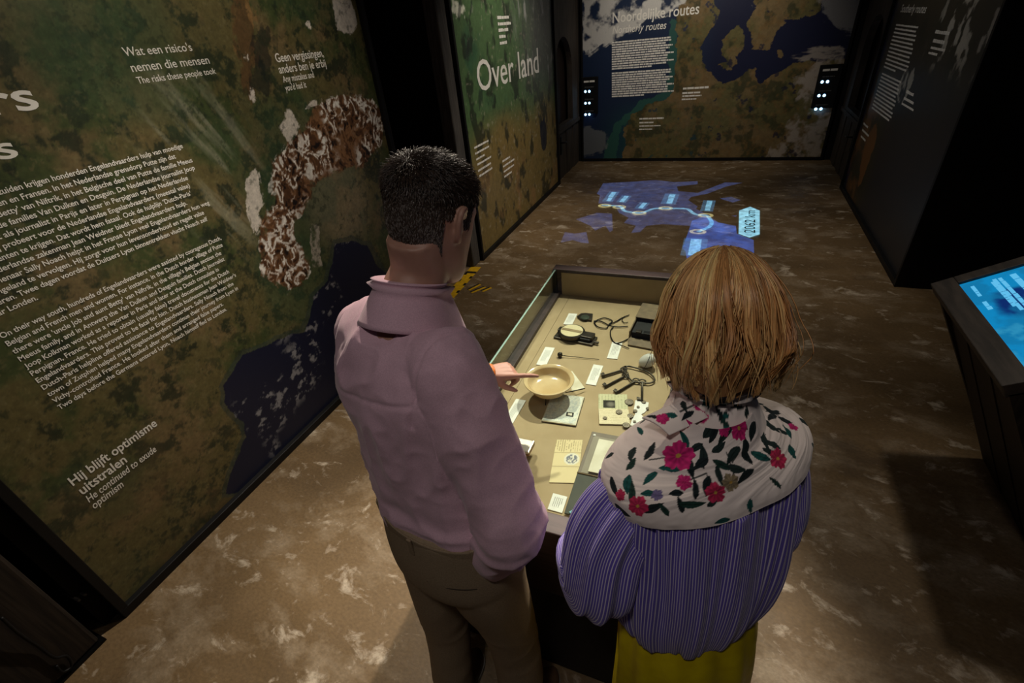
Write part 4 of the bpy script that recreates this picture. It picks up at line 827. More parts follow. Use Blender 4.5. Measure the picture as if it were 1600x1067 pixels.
slab('lining', [A+X*.012+Yd*.022+Zv*.006, A+X*(w-.01)+Yd*.022+Zv*.006, A+X*(w-.01)+Yd*(yl-.004)+Zv*.006, A+X*.012+Yd*(yl-.004)+Zv*.006], .001, mat_plain('grey_lining', (.30, .265, .205), (.26, .225, .17), rough=.8), t)
bev(slab('cream_page', [A+X*.034+Yd*.035+Zv*.008, A+X*(w-.012)+Yd*.035+Zv*.008, A+X*(w-.012)+Yd*(yl-.008)+Zv*.012, A+X*.034+Yd*(yl-.008)+Zv*.012], .003, M_pages, t), .001)
bev(slab('cover', [Bq+Yd*.001, Bq+X*w+Yd*.001, Bq+X*w+Y2*y2, Bq+Y2*y2], .005, M_green, t), .002)
mb = MB(); mb.tube([Bq+Zv*.006, Bq+X*w+Zv*.006], .003, 8); mb.build('hinge_piping', M_tan, t, smooth=True)
v, f = lathe([(0, .003), (.003, .0028), (.005, .0015), (.0055, 0)], 16, tuple(at(929, 680, z=BZ+.011))); mobj('snap_button', v, f, M_card, t, smooth=True)
P = [at(a, b, z=BZ+.0115) for a, b in ((889, 800), (904, 790), (914, 805), (910, 812.5), (898, 808))]
tag(slab('banknote', P, .0012, mat_plain('pale_blue_note', L3(130, 186, 200), L3(70, 120, 140), rough=.7, scale=60, ramp=(.4, .6))), 'pale blue printed note lying on the dark green cover', 'note')

# ------------------------------------------------------------------ people: helpers
_T3 = np.random.RandomState(11).rand(32, 32, 32)
def vn3(P):
    I = np.floor(P).astype(int); F = P-I; F = F*F*(3-2*F); r = 0
    for a in (0, 1):
        for b in (0, 1):
            for c in (0, 1):
                w = (F[:, 0] if a else 1-F[:, 0])*(F[:, 1] if b else 1-F[:, 1])*(F[:, 2] if c else 1-F[:, 2])
                r = r+w*_T3[(I[:, 0]+a) & 31, (I[:, 1]+b) & 31, (I[:, 2]+c) & 31]
    return r
def rd3(P): return 1-np.abs(2*vn3(P)-1)
def loft(keys, nr=40, ns=48, closed=True):
    """keys rows: cx cy cz phi a b_front b_back exponent; rings level with the ground"""
    K = spline(keys, nr); t = np.linspace(0, 2*math.pi, ns, endpoint=False); ct, st = np.cos(t), np.sin(t); V = []
    for cx, cy, cz, ph, a, bf, bb, e in K:
        u = np.array([math.cos(ph), -math.sin(ph), 0]); w = np.array([math.sin(ph), math.cos(ph), 0]); p = 2/max(e, 1.2)
        x = np.sign(ct)*np.abs(ct)**p*a; y = np.sign(st)*np.abs(st)**p*np.where(st > 0, bf, bb)
        V.append(np.array([cx, cy, cz])+x[:, None]*u+y[:, None]*w)
    V = np.concatenate(V); F = [(i*ns+k, i*ns+(k+1) % ns, (i+1)*ns+(k+1) % ns, (i+1)*ns+k) for i in range(nr-1) for k in range(ns)]
    if closed: F += [tuple(range(ns))[::-1], tuple((nr-1)*ns+k for k in range(ns))]
    return V, F
def limb(rows, n=24, ns=18):
    K = spline(rows, n); return tube(K[:, :3], np.maximum(K[:, 3], .002), ns)
def ell(c, R, axes=None, n=16):
    A = np.eye(3) if axes is None else np.asarray(axes); v = []; f = []
    for i in range(n+1):
        th = math.pi*(1-i/n)
        for k in range(2*n):
            a = math.pi*k/n; v.append(np.asarray(c)+(A.T @ (np.array([math.sin(th)*math.cos(a), math.sin(th)*math.sin(a), math.cos(th)])*R)))
    m = 2*n
    for i in range(n):
        for k in range(m): f.append((i*m+k, i*m+(k+1) % m, (i+1)*m+(k+1) % m, (i+1)*m+k))
    return v, f
def union(pieces, voxel, smooth=6, fac=.5):
    mb = MB()
    for v, f in pieces: mb.add(v, f)
    o = mb.build('tmp', None); m = o.modifiers.new('r', 'REMESH'); m.mode = 'VOXEL'; m.voxel_size = voxel; m.adaptivity = 0
    s = o.modifiers.new('s', 'SMOOTH'); s.iterations = smooth; s.factor = fac
    bpy.context.view_layer.update(); dg = bpy.context.evaluated_depsgraph_get(); me = bpy.data.meshes.new_from_object(o.evaluated_get(dg))
    V = np.empty(len(me.vertices)*3); me.vertices.foreach_get('co', V); V = V.reshape(-1, 3); Nn = np.empty(len(me.vertices)*3); me.vertices.foreach_get('normal', Nn); Nn = Nn.reshape(-1, 3)
    L = np.empty(len(me.loops), dtype=np.int32); me.loops.foreach_get('vertex_index', L)
    F = L.reshape(-1, 4) if len(L) == 4*len(me.polygons) else [tuple(p.vertices) for p in me.polygons]
    bpy.data.objects.remove(o); bpy.data.meshes.remove(me)
    return V, Nn, F
HROWS = [(-.122, .020, .088, .045), (-.112, .038, .096, .015), (-.09, .052, .099, -.02), (-.06, .061, .099, -.062), (-.02, .070, .099, -.088), (.025, .0755, .099, -.099), (.06, .076, .095, -.099), (.09, .069, .082, -.090), (.112, .052, .058, -.066), (.124, .026, .026, -.034)]
def head_pieces(C, face, pitch, s=1.0, ear=True):
    """skull, jaw, nose, ears, brow around centre C; face = heading, pitch = nod downwards"""
    fw = np.array([math.sin(face)*math.cos(pitch), math.cos(face)*math.cos(pitch), -math.sin(pitch)]); rt = np.array([math.cos(face), -math.sin(face), 0]); up = np.cross(rt, fw)
    W = lambda x, y, z: np.asarray(C)+s*(rt*x+fw*y+up*z)
    rows = HROWS
    K = spline(rows, 34); ns = 40; V = []
    for z, a, yf, yb in K:
        c = (yf+yb)/2; b = (yf-yb)/2
        for k in range(ns):
            t = 2*math.pi*k/ns; e = .9; V.append(W(np.sign(math.cos(t))*abs(math.cos(t))**e*a, c+np.sign(math.sin(t))*abs(math.sin(t))**e*b, z))
    F = [(i*ns+k, i*ns+(k+1) % ns, (i+1)*ns+(k+1) % ns, (i+1)*ns+k) for i in range(33) for k in range(ns)]+[tuple(range(ns))[::-1], tuple(33*ns+k for k in range(ns))]
    P = [(V, F)]
    P.append(limb([(*W(0, .092, .022), .008), (*W(0, .106, -.005), .010), (*W(0, .116, -.024), .012), (*W(0, .098, -.034), .010)], 12, 12))       # nose
    for sx in (-1, 1):
        P.append(limb([(*W(sx*.012, .094, .034), .007), (*W(sx*.034, .088, .038), .008), (*W(sx*.054, .07, .03), .006)], 10, 10))                   # brow
        P.append(limb([(*W(sx*.013, .10, -.03), .006), (*W(sx*.014, .103, -.031), .006)], 4, 8))
        if ear:
            P.append(limb([(*W(sx*.074, .014, .020), .006), (*W(sx*.086, .000, .034), .0065), (*W(sx*.090, -.014, .026), .0065), (*W(sx*.088, -.016, .004), .006), (*W(sx*.080, -.004, -.022), .0075), (*W(sx*.074, .006, -.030), .007)], 18, 10))
            P.append(limb([(*W(sx*.072, .006, -.012), .009), (*W(sx*.080, -.006, .006), .009), (*W(sx*.076, -.004, .02), .008)], 8, 10))
    P.append(limb([(*W(-.022, .092, -.060), .005), (*W(0, .101, -.057), .007), (*W(.022, .092, -.060), .005)], 10, 10)); P.append(limb([(*W(-.018, .092, -.071), .005), (*W(0, .099, -.071), .008), (*W(.018, .092, -.071), .005)], 10, 10))
    return P, W, (rt, fw, up)
def hand_pieces(Wr, F, back, thumb_side, curls, s=1.0):
    """wrist point, pointing direction, back-of-hand normal, curls per finger in radians"""
    F = np.asarray(F)/np.linalg.norm(F); B = np.asarray(back)-F*np.dot(back, F); B /= np.linalg.norm(B); S = np.cross(F, B)*thumb_side; S /= np.linalg.norm(S)
    P = []; Wr = np.asarray(Wr)
    for k, (o, ln) in enumerate(((.030, .088), (.010, .092), (-.010, .088), (-.028, .080))):
        P.append(limb([(*(Wr+S*o*.45*s), .017*s), (*(Wr+S*o*.8*s+F*.04*s), .016*s), (*(Wr+S*o*s+F*ln*s), .0125*s)], 10, 14))
        p = Wr+S*o*s+F*ln*s; c = 0; rows = [(*p, .0112*s)]; L3_ = (.044, .027, .022) if k != 3 else (.034, .021, .019)
        for j in range(3):
            c += curls[k][j]; d = F*math.cos(c)-B*math.sin(c)+S*(.06*(1.5-k))*max(0, math.cos(c)); d /= np.linalg.norm(d)
            p = p+d*L3_[j]*s; rows.append((*p, (.0098, .0090, .0072)[j]*s))
        P.append(limb(rows, 18, 14)); P.append(ell(p, .0075*s, n=8))
    t0 = Wr+S*.024*s+F*.022*s-B*.006*s; d1 = F*.62+S*.62-B*.45; d1 /= np.linalg.norm(d1); d2 = F*.86+S*.22-B*.45; d2 /= np.linalg.norm(d2)
    a = t0+d1*.042*s; b = a+d2*.030*s; c = b+d2*.022*s
    P.append(limb([(*(Wr+F*.01*s), .017*s), (*t0, .0165*s), (*a, .0125*s), (*b, .0108*s), (*c, .008*s)], 18, 14)); P.append(ell(c, .0082*s, n=8))
    return P
M_skin = mat_plain('skin', (.42, .235, .17), (.36, .19, .135), rough=.5, scale=26, spec=.4, ramp=(.3, .7), bump=.04)
M_skin.node_tree.nodes['Principled BSDF'].inputs['Subsurface Weight'].default_value = .12; M_skin.node_tree.nodes['Principled BSDF'].inputs['Subsurface Radius'].default_value = (.01, .004, .002)
def strands(name, roots, paths, radius, cols, mat, parent, nsd=3):
    """paths: (n, m, 3) polylines -> one mesh of tapering strands"""
    n, m, _ = paths.shape; T = np.gradient(paths, axis=1); T /= np.linalg.norm(T, axis=2, keepdims=True)+1e-9
    ref = np.array([.31, .52, .79]); A = np.cross(T, ref); A /= np.linalg.norm(A, axis=2, keepdims=True)+1e-9; B = np.cross(T, A)
    w = np.linspace(1, 0, m)[None, :, None]; w = np.clip(.25+1.1*np.sqrt(w), 0, 1); R = radius[:, None, None]*w
    V = np.stack([paths+R*(math.cos(2*math.pi*k/nsd)*A+math.sin(2*math.pi*k/nsd)*B) for k in range(nsd)], 2)   # n,m,k,3
    i = np.arange(n)[:, None, None]*m*nsd; j = np.arange(m-1)[None, :, None]*nsd; k = np.arange(nsd)[None, None, :]; k2 = (k+1) % nsd
    F = np.stack([i+j+k, i+j+k2, i+j+nsd+k2, i+j+nsd+k], -1).reshape(-1, 4)
    C = np.repeat(cols[:, None, :], m*nsd, axis=1).reshape(-1, 3)
    return mobj(name, V.reshape(-1, 3), F, mat, parent, cols=C, smooth=True)
M_hair = mat_col('hair', rough=.38, spec=.5); M_hair.node_tree.nodes['Principled BSDF'].inputs['Anisotropic'].default_value = .4
rs = np.random.RandomState(5)

# ------------------------------------------------------------------ the man
man = thing('person', (-.49, .57, 0), 'person in pink shirt and khaki trousers pointing at the bowl', 'person')
HC = np.array([-.536, .818, 1.655]); pel = np.array([-.49, .585]); sho = np.array([-.588, .69])
ctr = lambda z: pel+(sho-pel)*np.clip((z-1.0)/.44, -.3, 1.25)
phi = lambda z: math.radians(10+12*np.clip((z-.95)/.49, 0, 1))
def trow(z, a, bf, bb, e=2.3, dx=0, dy=0): c = ctr(z); return (c[0]+dx, c[1]+dy, z, phi(z), a, bf, bb, e)
ush = np.array([math.cos(phi(1.44)), -math.sin(phi(1.44)), 0]); sc = np.array([*sho, 1.43]); SR = sc+ush*.172; SL = sc-ush*.160-np.array([0, 0, .035])
ER = np.array([-.302, .535, 1.115]); WRr = np.array([-.385, .548, .91]); WL = np.array([-.622, 1.12, 1.02]); EL = np.array([-.775, .93, 1.19])
torso = [trow(1.02, .166, .112, .112), trow(1.07, .176, .123, .116), trow(1.12, .184, .128, .114), trow(1.20, .191, .128, .117), trow(1.28, .198, .126, .124), trow(1.36, .204, .120, .128), trow(1.42, .192, .102, .118), trow(1.465, .160, .084, .098, 2.1), trow(1.488, .118, .068, .082, 2, .004, .012), trow(1.50, .078, .060, .066, 2, .010, .024)]
skin = [loft([(r[0], r[1], r[2], r[3], r[4]*.88, r[5]*.85, r[6]*.85, 2) for r in torso], 24, 32)]
hp, WM, (rt, fw, up) = head_pieces(HC, math.radians(12), math.radians(24), 1.03)
skin += hp
skin.append(limb([(sho[0]+.01, sho[1]+.02, 1.44, .066), (-.568, .735, 1.52, .062), (-.554, .772, 1.565, .061), (*WM(0, -.035, -.03), .062)], 16, 24))
skin.append(limb([(*SL, .05), (*EL, .042), (*(EL*.4+WL*.6), .036), (*WL, .026)], 20, 20)); skin.append(limb([(*SR, .05), (*ER, .042), (*WRr, .028)], 16, 20))
KN = np.array([-.531, 1.176, 1.014]); Fh = KN-WL
skin += hand_pieces(WL+Fh*.03, Fh, (0.05, -.25, 1), 1, ((.04, .08, .10), (1.15, .9, .4), (1.35, 1.0, .5), (1.45, 1.05, .5)), .90)
skin += hand_pieces(WRr, (-.25, .25, -1), (.9, .1, -.1), 1, ((.2, .2, .2),)*4, .92)
aL, aR, hL, hR = np.array([-.60, .515, .09]), np.array([-.355, .555, .09]), np.array([-.577, .60, .92]), np.array([-.402, .565, .92])
kL, kR = np.array([-.592, .575, .48]), np.array([-.372, .588, .48])
for h, k_, a in ((hL, kL, aL), (hR, kR, aR)): skin.append(limb([(*h, .07), (*k_, .048), (*(a*.6+k_*.4), .045), (*a, .035)], 20, 18))
V, Nn, F = union(skin, .0045, 5); mobj('body', V, F, M_skin, man, smooth=True)
# shirt
def sleeve(rows): return limb(rows, 30, 26)
mid = lambda a, b, t: a*(1-t)+b*t
shirt = [loft(torso, 40, 56)]
shirt.append(sleeve([(*(SR-ush*.06), .060), (*SR, .077), (*mid(SR, ER, .35), .076), (*mid(SR, ER, .75), .070), (*(ER+np.array([.0, 0, -.005])), .067), (*mid(ER, WRr, .42), .060), (*mid(ER, WRr, .66), .046)]))
shirt.append(sleeve([(*(SL+ush*.06), .060), (*SL, .076), (*mid(SL, EL, .5), .070), (*EL, .062), (*mid(EL, WL, .5), .055), (*mid(EL, WL, .84), .044)]))
V, Nn, F = union(shirt, .0048, 8)
warp = V+.03*np.stack([vn3(V*6+1), vn3(V*6+5), vn3(V*6+9)], 1)
d = .015*(rd3(warp*np.array([9, 9, 4])+3.1)**2-.4)+.010*(rd3(warp*np.array([17, 17, 8])+7.7)**2-.4)+.003*(rd3(warp*30+2.2)-.6)
for S_s, sg in ((SR, 1), (SL, -1)):
    x_ = sg*((V-S_s) @ ush); rr_ = np.linalg.norm(V-S_s, axis=1); d -= .0045*np.exp(-((x_+.004)/.0045)**2)*(rr_ < .13)          # armhole seam
    pass
yk = V[:, 2]-1.375-.03*((V[:, :2]-sho) @ ush[:2])/.2; d -= .0032*np.exp(-(yk/.0042)**2)*((((V[:, :2]-sho) @ np.array([math.sin(.38), math.cos(.38)])) < -.02) & (np.abs((V[:, :2]-sho) @ ush[:2]) < .165))   # yoke seam
wz = np.exp(-((V[:, 2]-1.09)/.07)**2); d += wz*.012*(rd3(V*np.array([7, 7, 26]))-.5)
for J in (ER, EL): g = np.exp(-(np.linalg.norm(V-J, axis=1)/.10)**2); d += g*.014*(rd3(V*np.array([12, 12, 24])+1.3)-.55)
V = V+Nn*d[:, None]
M_shirt = mat_plain('pink_cotton', L3(218, 180, 193), L3(204, 166, 180), rough=.8, scale=420, spec=.15, sheen=.2, detail=2)
shirt_o = mobj('shirt', V, F, M_shirt, man, smooth=True)
# collar: stand and fall, open at the front
def collar(parent, C, axis_up, face, r0, r1, h, fall, spread, gap, mat, name, cols=None, tip=0.0, nu=72, thick=.0035):
    up_ = np.asarray(axis_up)/np.linalg.norm(axis_up); fw_ = np.array([math.sin(face), math.cos(face), 0]); fw_ = fw_-up_*np.dot(fw_, up_); fw_ /= np.linalg.norm(fw_); rt_ = np.cross(fw_, up_)
    t = np.linspace(gap, 2*math.pi-gap, nu); prof = [(0, 0, 0), (.0, .5, 0), (.004, .9, 0), (.010, 1.0, .15), (.016, .92, .4), (.5, .5, .75), (1., 0., 1.)]
    V = []; pv = spline(prof, 70 if nu > 100 else 22)
    for o, hh, w in pv:
        q = np.exp(-(np.minimum(t-gap, 2*math.pi-gap-t)/.38)**2)     # the two collar points
        rad = r0+np.where(o > .02, spread*np.clip(o, 0, 1), o)+tip*q*w
        z = h*np.where(w < .2, hh, 1-(1-hh)*1.0)-fall*np.clip(w-.3, 0, 1)/.7*(1+.55*q)
        V.append(np.asarray(C)+rad[:, None]*(np.cos(t)[:, None]*fw_*r1+np.sin(t)[:, None]*rt_)+z[:, None]*up_)
    V = np.array(V); o = mobj(name, V.reshape(-1, 3), rect_grid(nu, len(pv)), mat, parent, smooth=True, cols=None if cols is None else cols(V.reshape(-1, 3)))
    m = o.modifiers.new('solid', 'SOLIDIFY'); m.thickness = thick; m.offset = 0
    return o
collar(shirt_o, (-.572, .728, 1.497), (.05, .42, 1), math.radians(16), .067, 1.05, .058, .036, .032, .30, M_shirt, 'collar', tip=.040)
def cuff(parent, A, B, r, name, mat, flare=1.08):
    A, B = np.asarray(A), np.asarray(B); o = mobj(name, *limb([(*A, r), (*(A*.5+B*.5), r*flare), (*B, r*1.02)], 8, 28), mat, parent, smooth=True); return o
d_ = (WRr-ER)/np.linalg.norm(WRr-ER); cuff(shirt_o, ER+d_*.150, ER+d_*.252, .050, 'cuff', mat_plain('pink_cuff_cotton', L3(214, 150, 168), L3(198, 132, 150), rough=.8, scale=60, stretch=(1, 1, 4), bump=.3, sheen=.2), 1.06); d_ = (WL-EL)/np.linalg.norm(WL-EL); cuff(shirt_o, EL+d_*(np.linalg.norm(WL-EL)-.075), WL-d_*.028, .036, 'cuff', M_shirt)
mb = MB(); a = WL-d_*.004
ax = np.cross(d_, [0, 0, 1]); ax /= np.linalg.norm(ax); ay = np.cross(d_, ax)
for k in range(3): mb.tube([a+d_*(.006*k-.004)+.0325*(ax*math.cos(q)+ay*math.sin(q)*.9) for q in np.linspace(0, 2*math.pi, 30)], .0042, 7, cap=False)
mb.build('wristband', mat_plain('orange_band', L3(214, 122, 40), L3(170, 84, 24), rough=.5, scale=60), man, smooth=True)
# trousers
hip = lambda z: (pel[0], pel[1], z)
tr = [loft([(pel[0]+.002, pel[1], z, phi(.95), a, bf, bb, 2.2) for z, a, bf, bb in ((.82, .150, .085, .10), (.88, .182, .110, .130), (.95, .186, .114, .134), (1.02, .180, .116, .126), (1.075, .174, .118, .118))], 20, 48)]
for h, k_, a in ((hL, kL, aL), (hR, kR, aR)): tr.append(limb([(*(h+np.array([0, 0, .02])), .098), (*(h-np.array([0, 0, .12])), .096), (*mid(h, k_, .62), .082), (*k_, .072), (*mid(k_, a, .5), .068), (*(a+np.array([0, 0, -.02])), .062)], 36, 28))
V, Nn, F = union(tr, .0065, 7)
d = .008*(rd3(V*np.array([8, 8, 5])+2.2)-.6)+np.exp(-((V[:, 2]-.18)/.14)**2)*.010*(rd3(V*np.array([6, 6, 18]))-.5)+np.exp(-((V[:, 2]-.52)/.10)**2)*.006*(rd3(V*np.array([7, 7, 20]))-.5)
M_chino = mat_plain('khaki_cotton', (.33, .245, .155), (.27, .20, .125), rough=.85, scale=300, spec=.15, detail=2)
tro = mobj('trousers', V+Nn*d[:, None], F, M_chino, man, smooth=True)
v, f = loft([(pel[0]+.002, pel[1], z, phi(.95), .1775, .1215, .121, 2.2) for z in (1.035, 1.045, 1.065, 1.076)], 6, 64, closed=False); wb = mobj('waistband', v, f, M_chino, tro, smooth=True); wb.modifiers.new('s', 'SOLIDIFY').thickness = .003
uu = np.array([math.cos(phi(.95)), -math.sin(phi(.95)), 0]); ff = np.array([math.sin(phi(.95)), math.cos(phi(.95)), 0])
M_seam = mat_plain('dark_khaki_seam', (.05, .036, .024), (.04, .028, .018), rough=.9)
for x in (-.085, .085):
    mb = MB(); pts = []
    for s in np.linspace(-.055, .055, 12): xx = (x+s); yy = -math.sqrt(max(0, 1-(xx/.188)**2.2))*.132; pts.append(np.array([pel[0], pel[1], .955])+uu*xx+ff*(yy-.001))
    mb.tube(pts, .0022, 6); mb.build('pocket_welt', M_seam, tro, smooth=True)
for th in (-1.57, -2.45, -.7):
    p = np.array([pel[0], pel[1], 1.052])+uu*.181*math.cos(th)+ff*.124*math.sin(th); mb = MB(); mb.obox(p, uu*math.cos(th+1.57)+ff*math.sin(th+1.57), uu*math.cos(th)+ff*math.sin(th), Zv, .006, .003, .026); bev(mb.build('belt_loop', M_chino, tro), .002)
M_shoe = mat_plain('brown_leather', (.10, .055, .03), (.06, .034, .02), rough=.4); M_sole = mat_plain('rubber_sole', (.30, .28, .25), (.22, .2, .18), rough=.8)
def shoe(parent, a, head, M, s=1.0):
    hd = np.array([math.sin(head), math.cos(head), 0]); sd = np.array([math.cos(head), -math.sin(head), 0]); c = np.array([a[0], a[1], 0]); rows = [(-.075, .026, .075), (-.055, .034, .088), (0, .036, .085), (.06, .040, .062), (.12, .044, .048), (.155, .036, .038), (.178, .012, .026)]
    K = spline(rows, 26); V = []; ns = 20
    for y, w, h in K:
        for k in range(ns): t = 2*math.pi*k/ns; V.append(c+hd*y*s+sd*w*s*math.cos(t)+Zv*(.018+(h-.018)*max(0, math.sin(t))**.8*s if math.sin(t) > 0 else .018))
    F = [(i*ns+k, (i+1)*ns+k, (i+1)*ns+(k+1) % ns, i*ns+(k+1) % ns) for i in range(25) for k in range(ns)]+[tuple(range(ns)), tuple(25*ns+k for k in range(ns))[::-1]]
    o = mobj('shoe', V, F, M, parent, smooth=True)
    pl = [(y*s, w*s*1.06) for y, w, h in K]; out = [c+hd*y+sd*w for y, w in pl]+[c+hd*y-sd*w for y, w in pl[::-1]]; slab('sole', out, .020, M_sole, o)
    mb = MB()
    for j in range(4): q = c+hd*(.045+.018*j)+Zv*(.074-.006*j); mb.tube([q-sd*.018, q+Zv*.004, q+sd*.018], .0022, 6)
    mb.build('laces', M_card, o, smooth=True)
shoe(man, aL, math.radians(-2), M_shoe); shoe(man, aR, math.radians(14), M_shoe)
# face details
M_eye = mat_plain('eye_white', L3(220, 214, 206), L3(210, 204, 196), rough=.2)
for sx in (-1, 1): mobj('eye', *ell(WM(sx*.031, .083, .016), .0125, n=8), M_eye, man, smooth=True)
# short hair: dark on top, greying towards ears and nape
def head_surface(W_, n, test, seed):
    r = np.random.RandomState(seed); z = r.uniform(-1, 1, n); a = r.uniform(0, 2*math.pi, n); q = np.sqrt(1-z*z)
    X = np.stack([q*np.cos(a), q*np.sin(a), z], 1); return X[test(X)]
_HK = spline(HROWS, 60)
def to_head(X, k=1.0, s=1.03):
    z = np.clip(.004+X[:, 2]*.122, -.121, .1239); a, yf, yb = (np.interp(z, _HK[:, 0], _HK[:, q]) for q in (1, 2, 3)); t = np.arctan2(X[:, 1], X[:, 0]); c, b = (yf+yb)/2, (yf-yb)/2; g = 1+np.clip(X[:, 2]-.97, 0, 1)*0
    return s*k*np.stack([np.sign(np.cos(t))*np.abs(np.cos(t))**.9*a*g, c+np.sign(np.sin(t))*np.abs(np.sin(t))**.9*b*g, z], 1)
def man_mask(X):
    x, y, z = X.T; side = np.abs(x)
    hair = (z > .42-.35*np.clip(-y, 0, 1)) & ~((y > .55) & (z < .75))
    back = (y < .12) & (z > -.62-.1*y) & ~((side > .72) & (y > -.35) & (z < .05))
    burn = (side > .8) & (np.abs(y-.22) < .14) & (z > -.05)
    return hair | back | burn
HW = lambda L: np.asarray(HC)+L[:, :1]*rt+L[:, 1:2]*fw+L[:, 2:3]*up
X = head_surface(WM, 42000, man_mask, 3); L0 = to_head(X); n = len(X)
nrm = X/np.array([.0775, .099, .114])**1; nrm /= np.linalg.norm(nrm, axis=1)[:, None]
crown = np.array([0, -.55, .83]); fl = X-crown*np.sum(X*crown, axis=1)[:, None]; fl /= np.linalg.norm(fl, axis=1)[:, None]+1e-6
fl[:, 2] -= .5*(X[:, 2] < .5); fl -= nrm*np.sum(fl*nrm, axis=1)[:, None]; fl /= np.linalg.norm(fl, axis=1)[:, None]+1e-6
top = ss(.15, .75, X[:, 2]); ln_ = (.006+.020*top)*rs.uniform(.6, 1.25, n); lift = .25+.55*top
jit = rs.normal(0, 1, (n, 3))*(.12+.2*top)[:, None]; dv = fl+nrm*(lift-.15)[:, None]+jit; dv /= np.linalg.norm(dv, axis=1)[:, None]
tt = np.array([0, .35, .7, 1.0]); paths = L0[:, None]+nrm[:, None]*.001+dv[:, None]*ln_[:, None, None]*tt[None, :, None]-nrm[:, None]*(ln_*.30)[:, None, None]*(tt**2)[None, :, None]
paths = HW(paths.reshape(-1, 3)).reshape(n, 4, 3)
grey = ss(.55, -.35, X[:, 2])*.75; g2 = (rs.rand(n) < grey*.6)[:, None]
hc = np.where(g2, lin(128, 120, 114), lin(64, 51, 42))*rs.uniform(.7, 1.3, (n, 1))
hair = strands('hair', None, paths, np.full(n, .00055)*rs.uniform(.8, 1.3, n), hc, M_hair, man)
# close-cropped base under the strands
nz, na = 60, 110; zz, aa = np.meshgrid(np.linspace(-.97, .985, nz), np.linspace(0, 2*math.pi, na)); Xg = np.stack([np.sqrt(1-zz**2)*np.cos(aa), np.sqrt(1-zz**2)*np.sin(aa), zz], -1).reshape(-1, 3)
msk = man_mask(Xg); Fg = rect_grid(nz, na); Fg = Fg[msk[Fg].all(1)]; used = np.unique(Fg); re = -np.ones(len(Xg), int); re[used] = np.arange(len(used))
gb = ss(.5, -.4, Xg[used][:, 2])[:, None]; mobj('cropped_hair', HW(to_head(Xg[used], 1.012)), re[Fg], M_hair, hair, cols=lin(50, 40, 33)*(1-gb)+lin(84, 74, 68)*gb, smooth=True)

# ------------------------------------------------------------------ the woman
woman = thing('person', (.05, .64, 0), 'person with blonde bob, floral and purple striped blouse, yellow skirt', 'person')
PW = math.radians(-43); wu = np.array([math.cos(PW), -math.sin(PW), 0]); wf = np.array([math.sin(PW), math.cos(PW), 0])
wc = lambda z: np.array([.055, .655])+(np.array([.050, .705])-np.array([.055, .655]))*np.clip((z-.85)/.45, -.5, 1.2)
def wrow(z, a, bf, bb, e=2.2): c = wc(z); return (c[0], c[1], z, PW, a, bf, bb, e)
HWc = np.array([.040, .806, 1.495]); face_w = math.radians(-14)
whp, WW, (wrt, wfw, wup) = head_pieces(HWc, face_w, math.radians(22), .95)
cw = np.array([*wc(1.3), 1.30]); WSR = cw+wu*.165-Zv*.02; WSL = cw-wu*.165-Zv*.02
WER, WEL = np.array([.190, .765, 1.03]), np.array([-.100, .545, 1.035]); WHR, WHL = np.array([.045, .815, .985]), np.array([-.065, .700, .985])
skin = list(whp); skin.append(loft([wrow(.92, .10, .075, .075), wrow(1.0, .115, .08, .08), wrow(1.15, .14, .095, .09), wrow(1.25, .14, .08, .08), wrow(1.30, .10, .06, .06), wrow(1.35, .06, .055, .055)], 20, 28))
skin.append(limb([(*wc(1.3), 1.30, .052), (.049, .745, 1.38, .048), (*WW(0, -.03, -.04), .052)], 14, 20))
for S0_, E0, H0 in ((WSR, WER, WHR), (WSL, WEL, WHL)):
    skin.append(limb([(*(S0_*.8+np.array([*wc(1.3), 1.26])*.2-Zv*.02), .034), (*E0, .034), (*mid(E0, H0, .5), .032), (*H0, .022)], 20, 18))
skin += hand_pieces(WHL, (.05, .2, -.12), (0, .1, 1), 1, ((.3, .3, .2),)*4, .85); skin += hand_pieces(WHR, (-.2, .05, -.12), (0, .1, 1), -1, ((.3, .3, .2),)*4, .85)
for sx in (-1, 1): q = np.array([.075, .615, 0])+wu*.075*sx; h_ = np.array([.057, .648])+wu[:2]*.055*sx; skin.append(limb([(h_[0], h_[1], .93, .05), (h_[0], h_[1], .84, .062), (q[0], q[1], .5, .05), (q[0], q[1], .08, .035)], 20, 16))
V, Nn, F = union(skin, .005, 5); mobj('body', V, F, M_skin, woman, smooth=True)
for sx in (-1, 1): q = np.array([.085, .575, 0])+wu*.08*sx; shoe(woman, q, PW, M_shoe, .88)
# skirt
v, f = loft([(*wc(.97), .97, PW, .125, .085, .095, 2), (*wc(.9), .9, PW, .155, .072, .118, 2), (.072, .622, .75, PW, .170, .085, .128, 2), (.078, .612, .45, PW, .178, .114, .14, 2), (.080, .60, .14, PW, .185, .125, .15, 2)], 50, 120, closed=False)
v = np.array(v).reshape(50, 120, 3); th = np.linspace(0, 2*math.pi, 120, endpoint=False); cen = np.array([.065, .63]); fo = (.35*np.sin(th*9+.6)+.4*np.sin(th*14+1.9)+.3*np.sin(th*5))
for i in range(50): k = .012*i/50+.003; rad = v[i, :, :2]-cen; v[i, :, :2] += rad/np.linalg.norm(rad, axis=1)[:, None]*(fo*k)[:, None]
M_skirt = mat_plain('yellow_satin', L3(212, 190, 12), L3(196, 172, 8), rough=.42, scale=30, spec=.4, bump=.03)
o = mobj('skirt', v.reshape(-1, 3), f, M_skirt, woman, smooth=True); o.modifiers.new('s', 'SOLIDIFY').thickness = .002
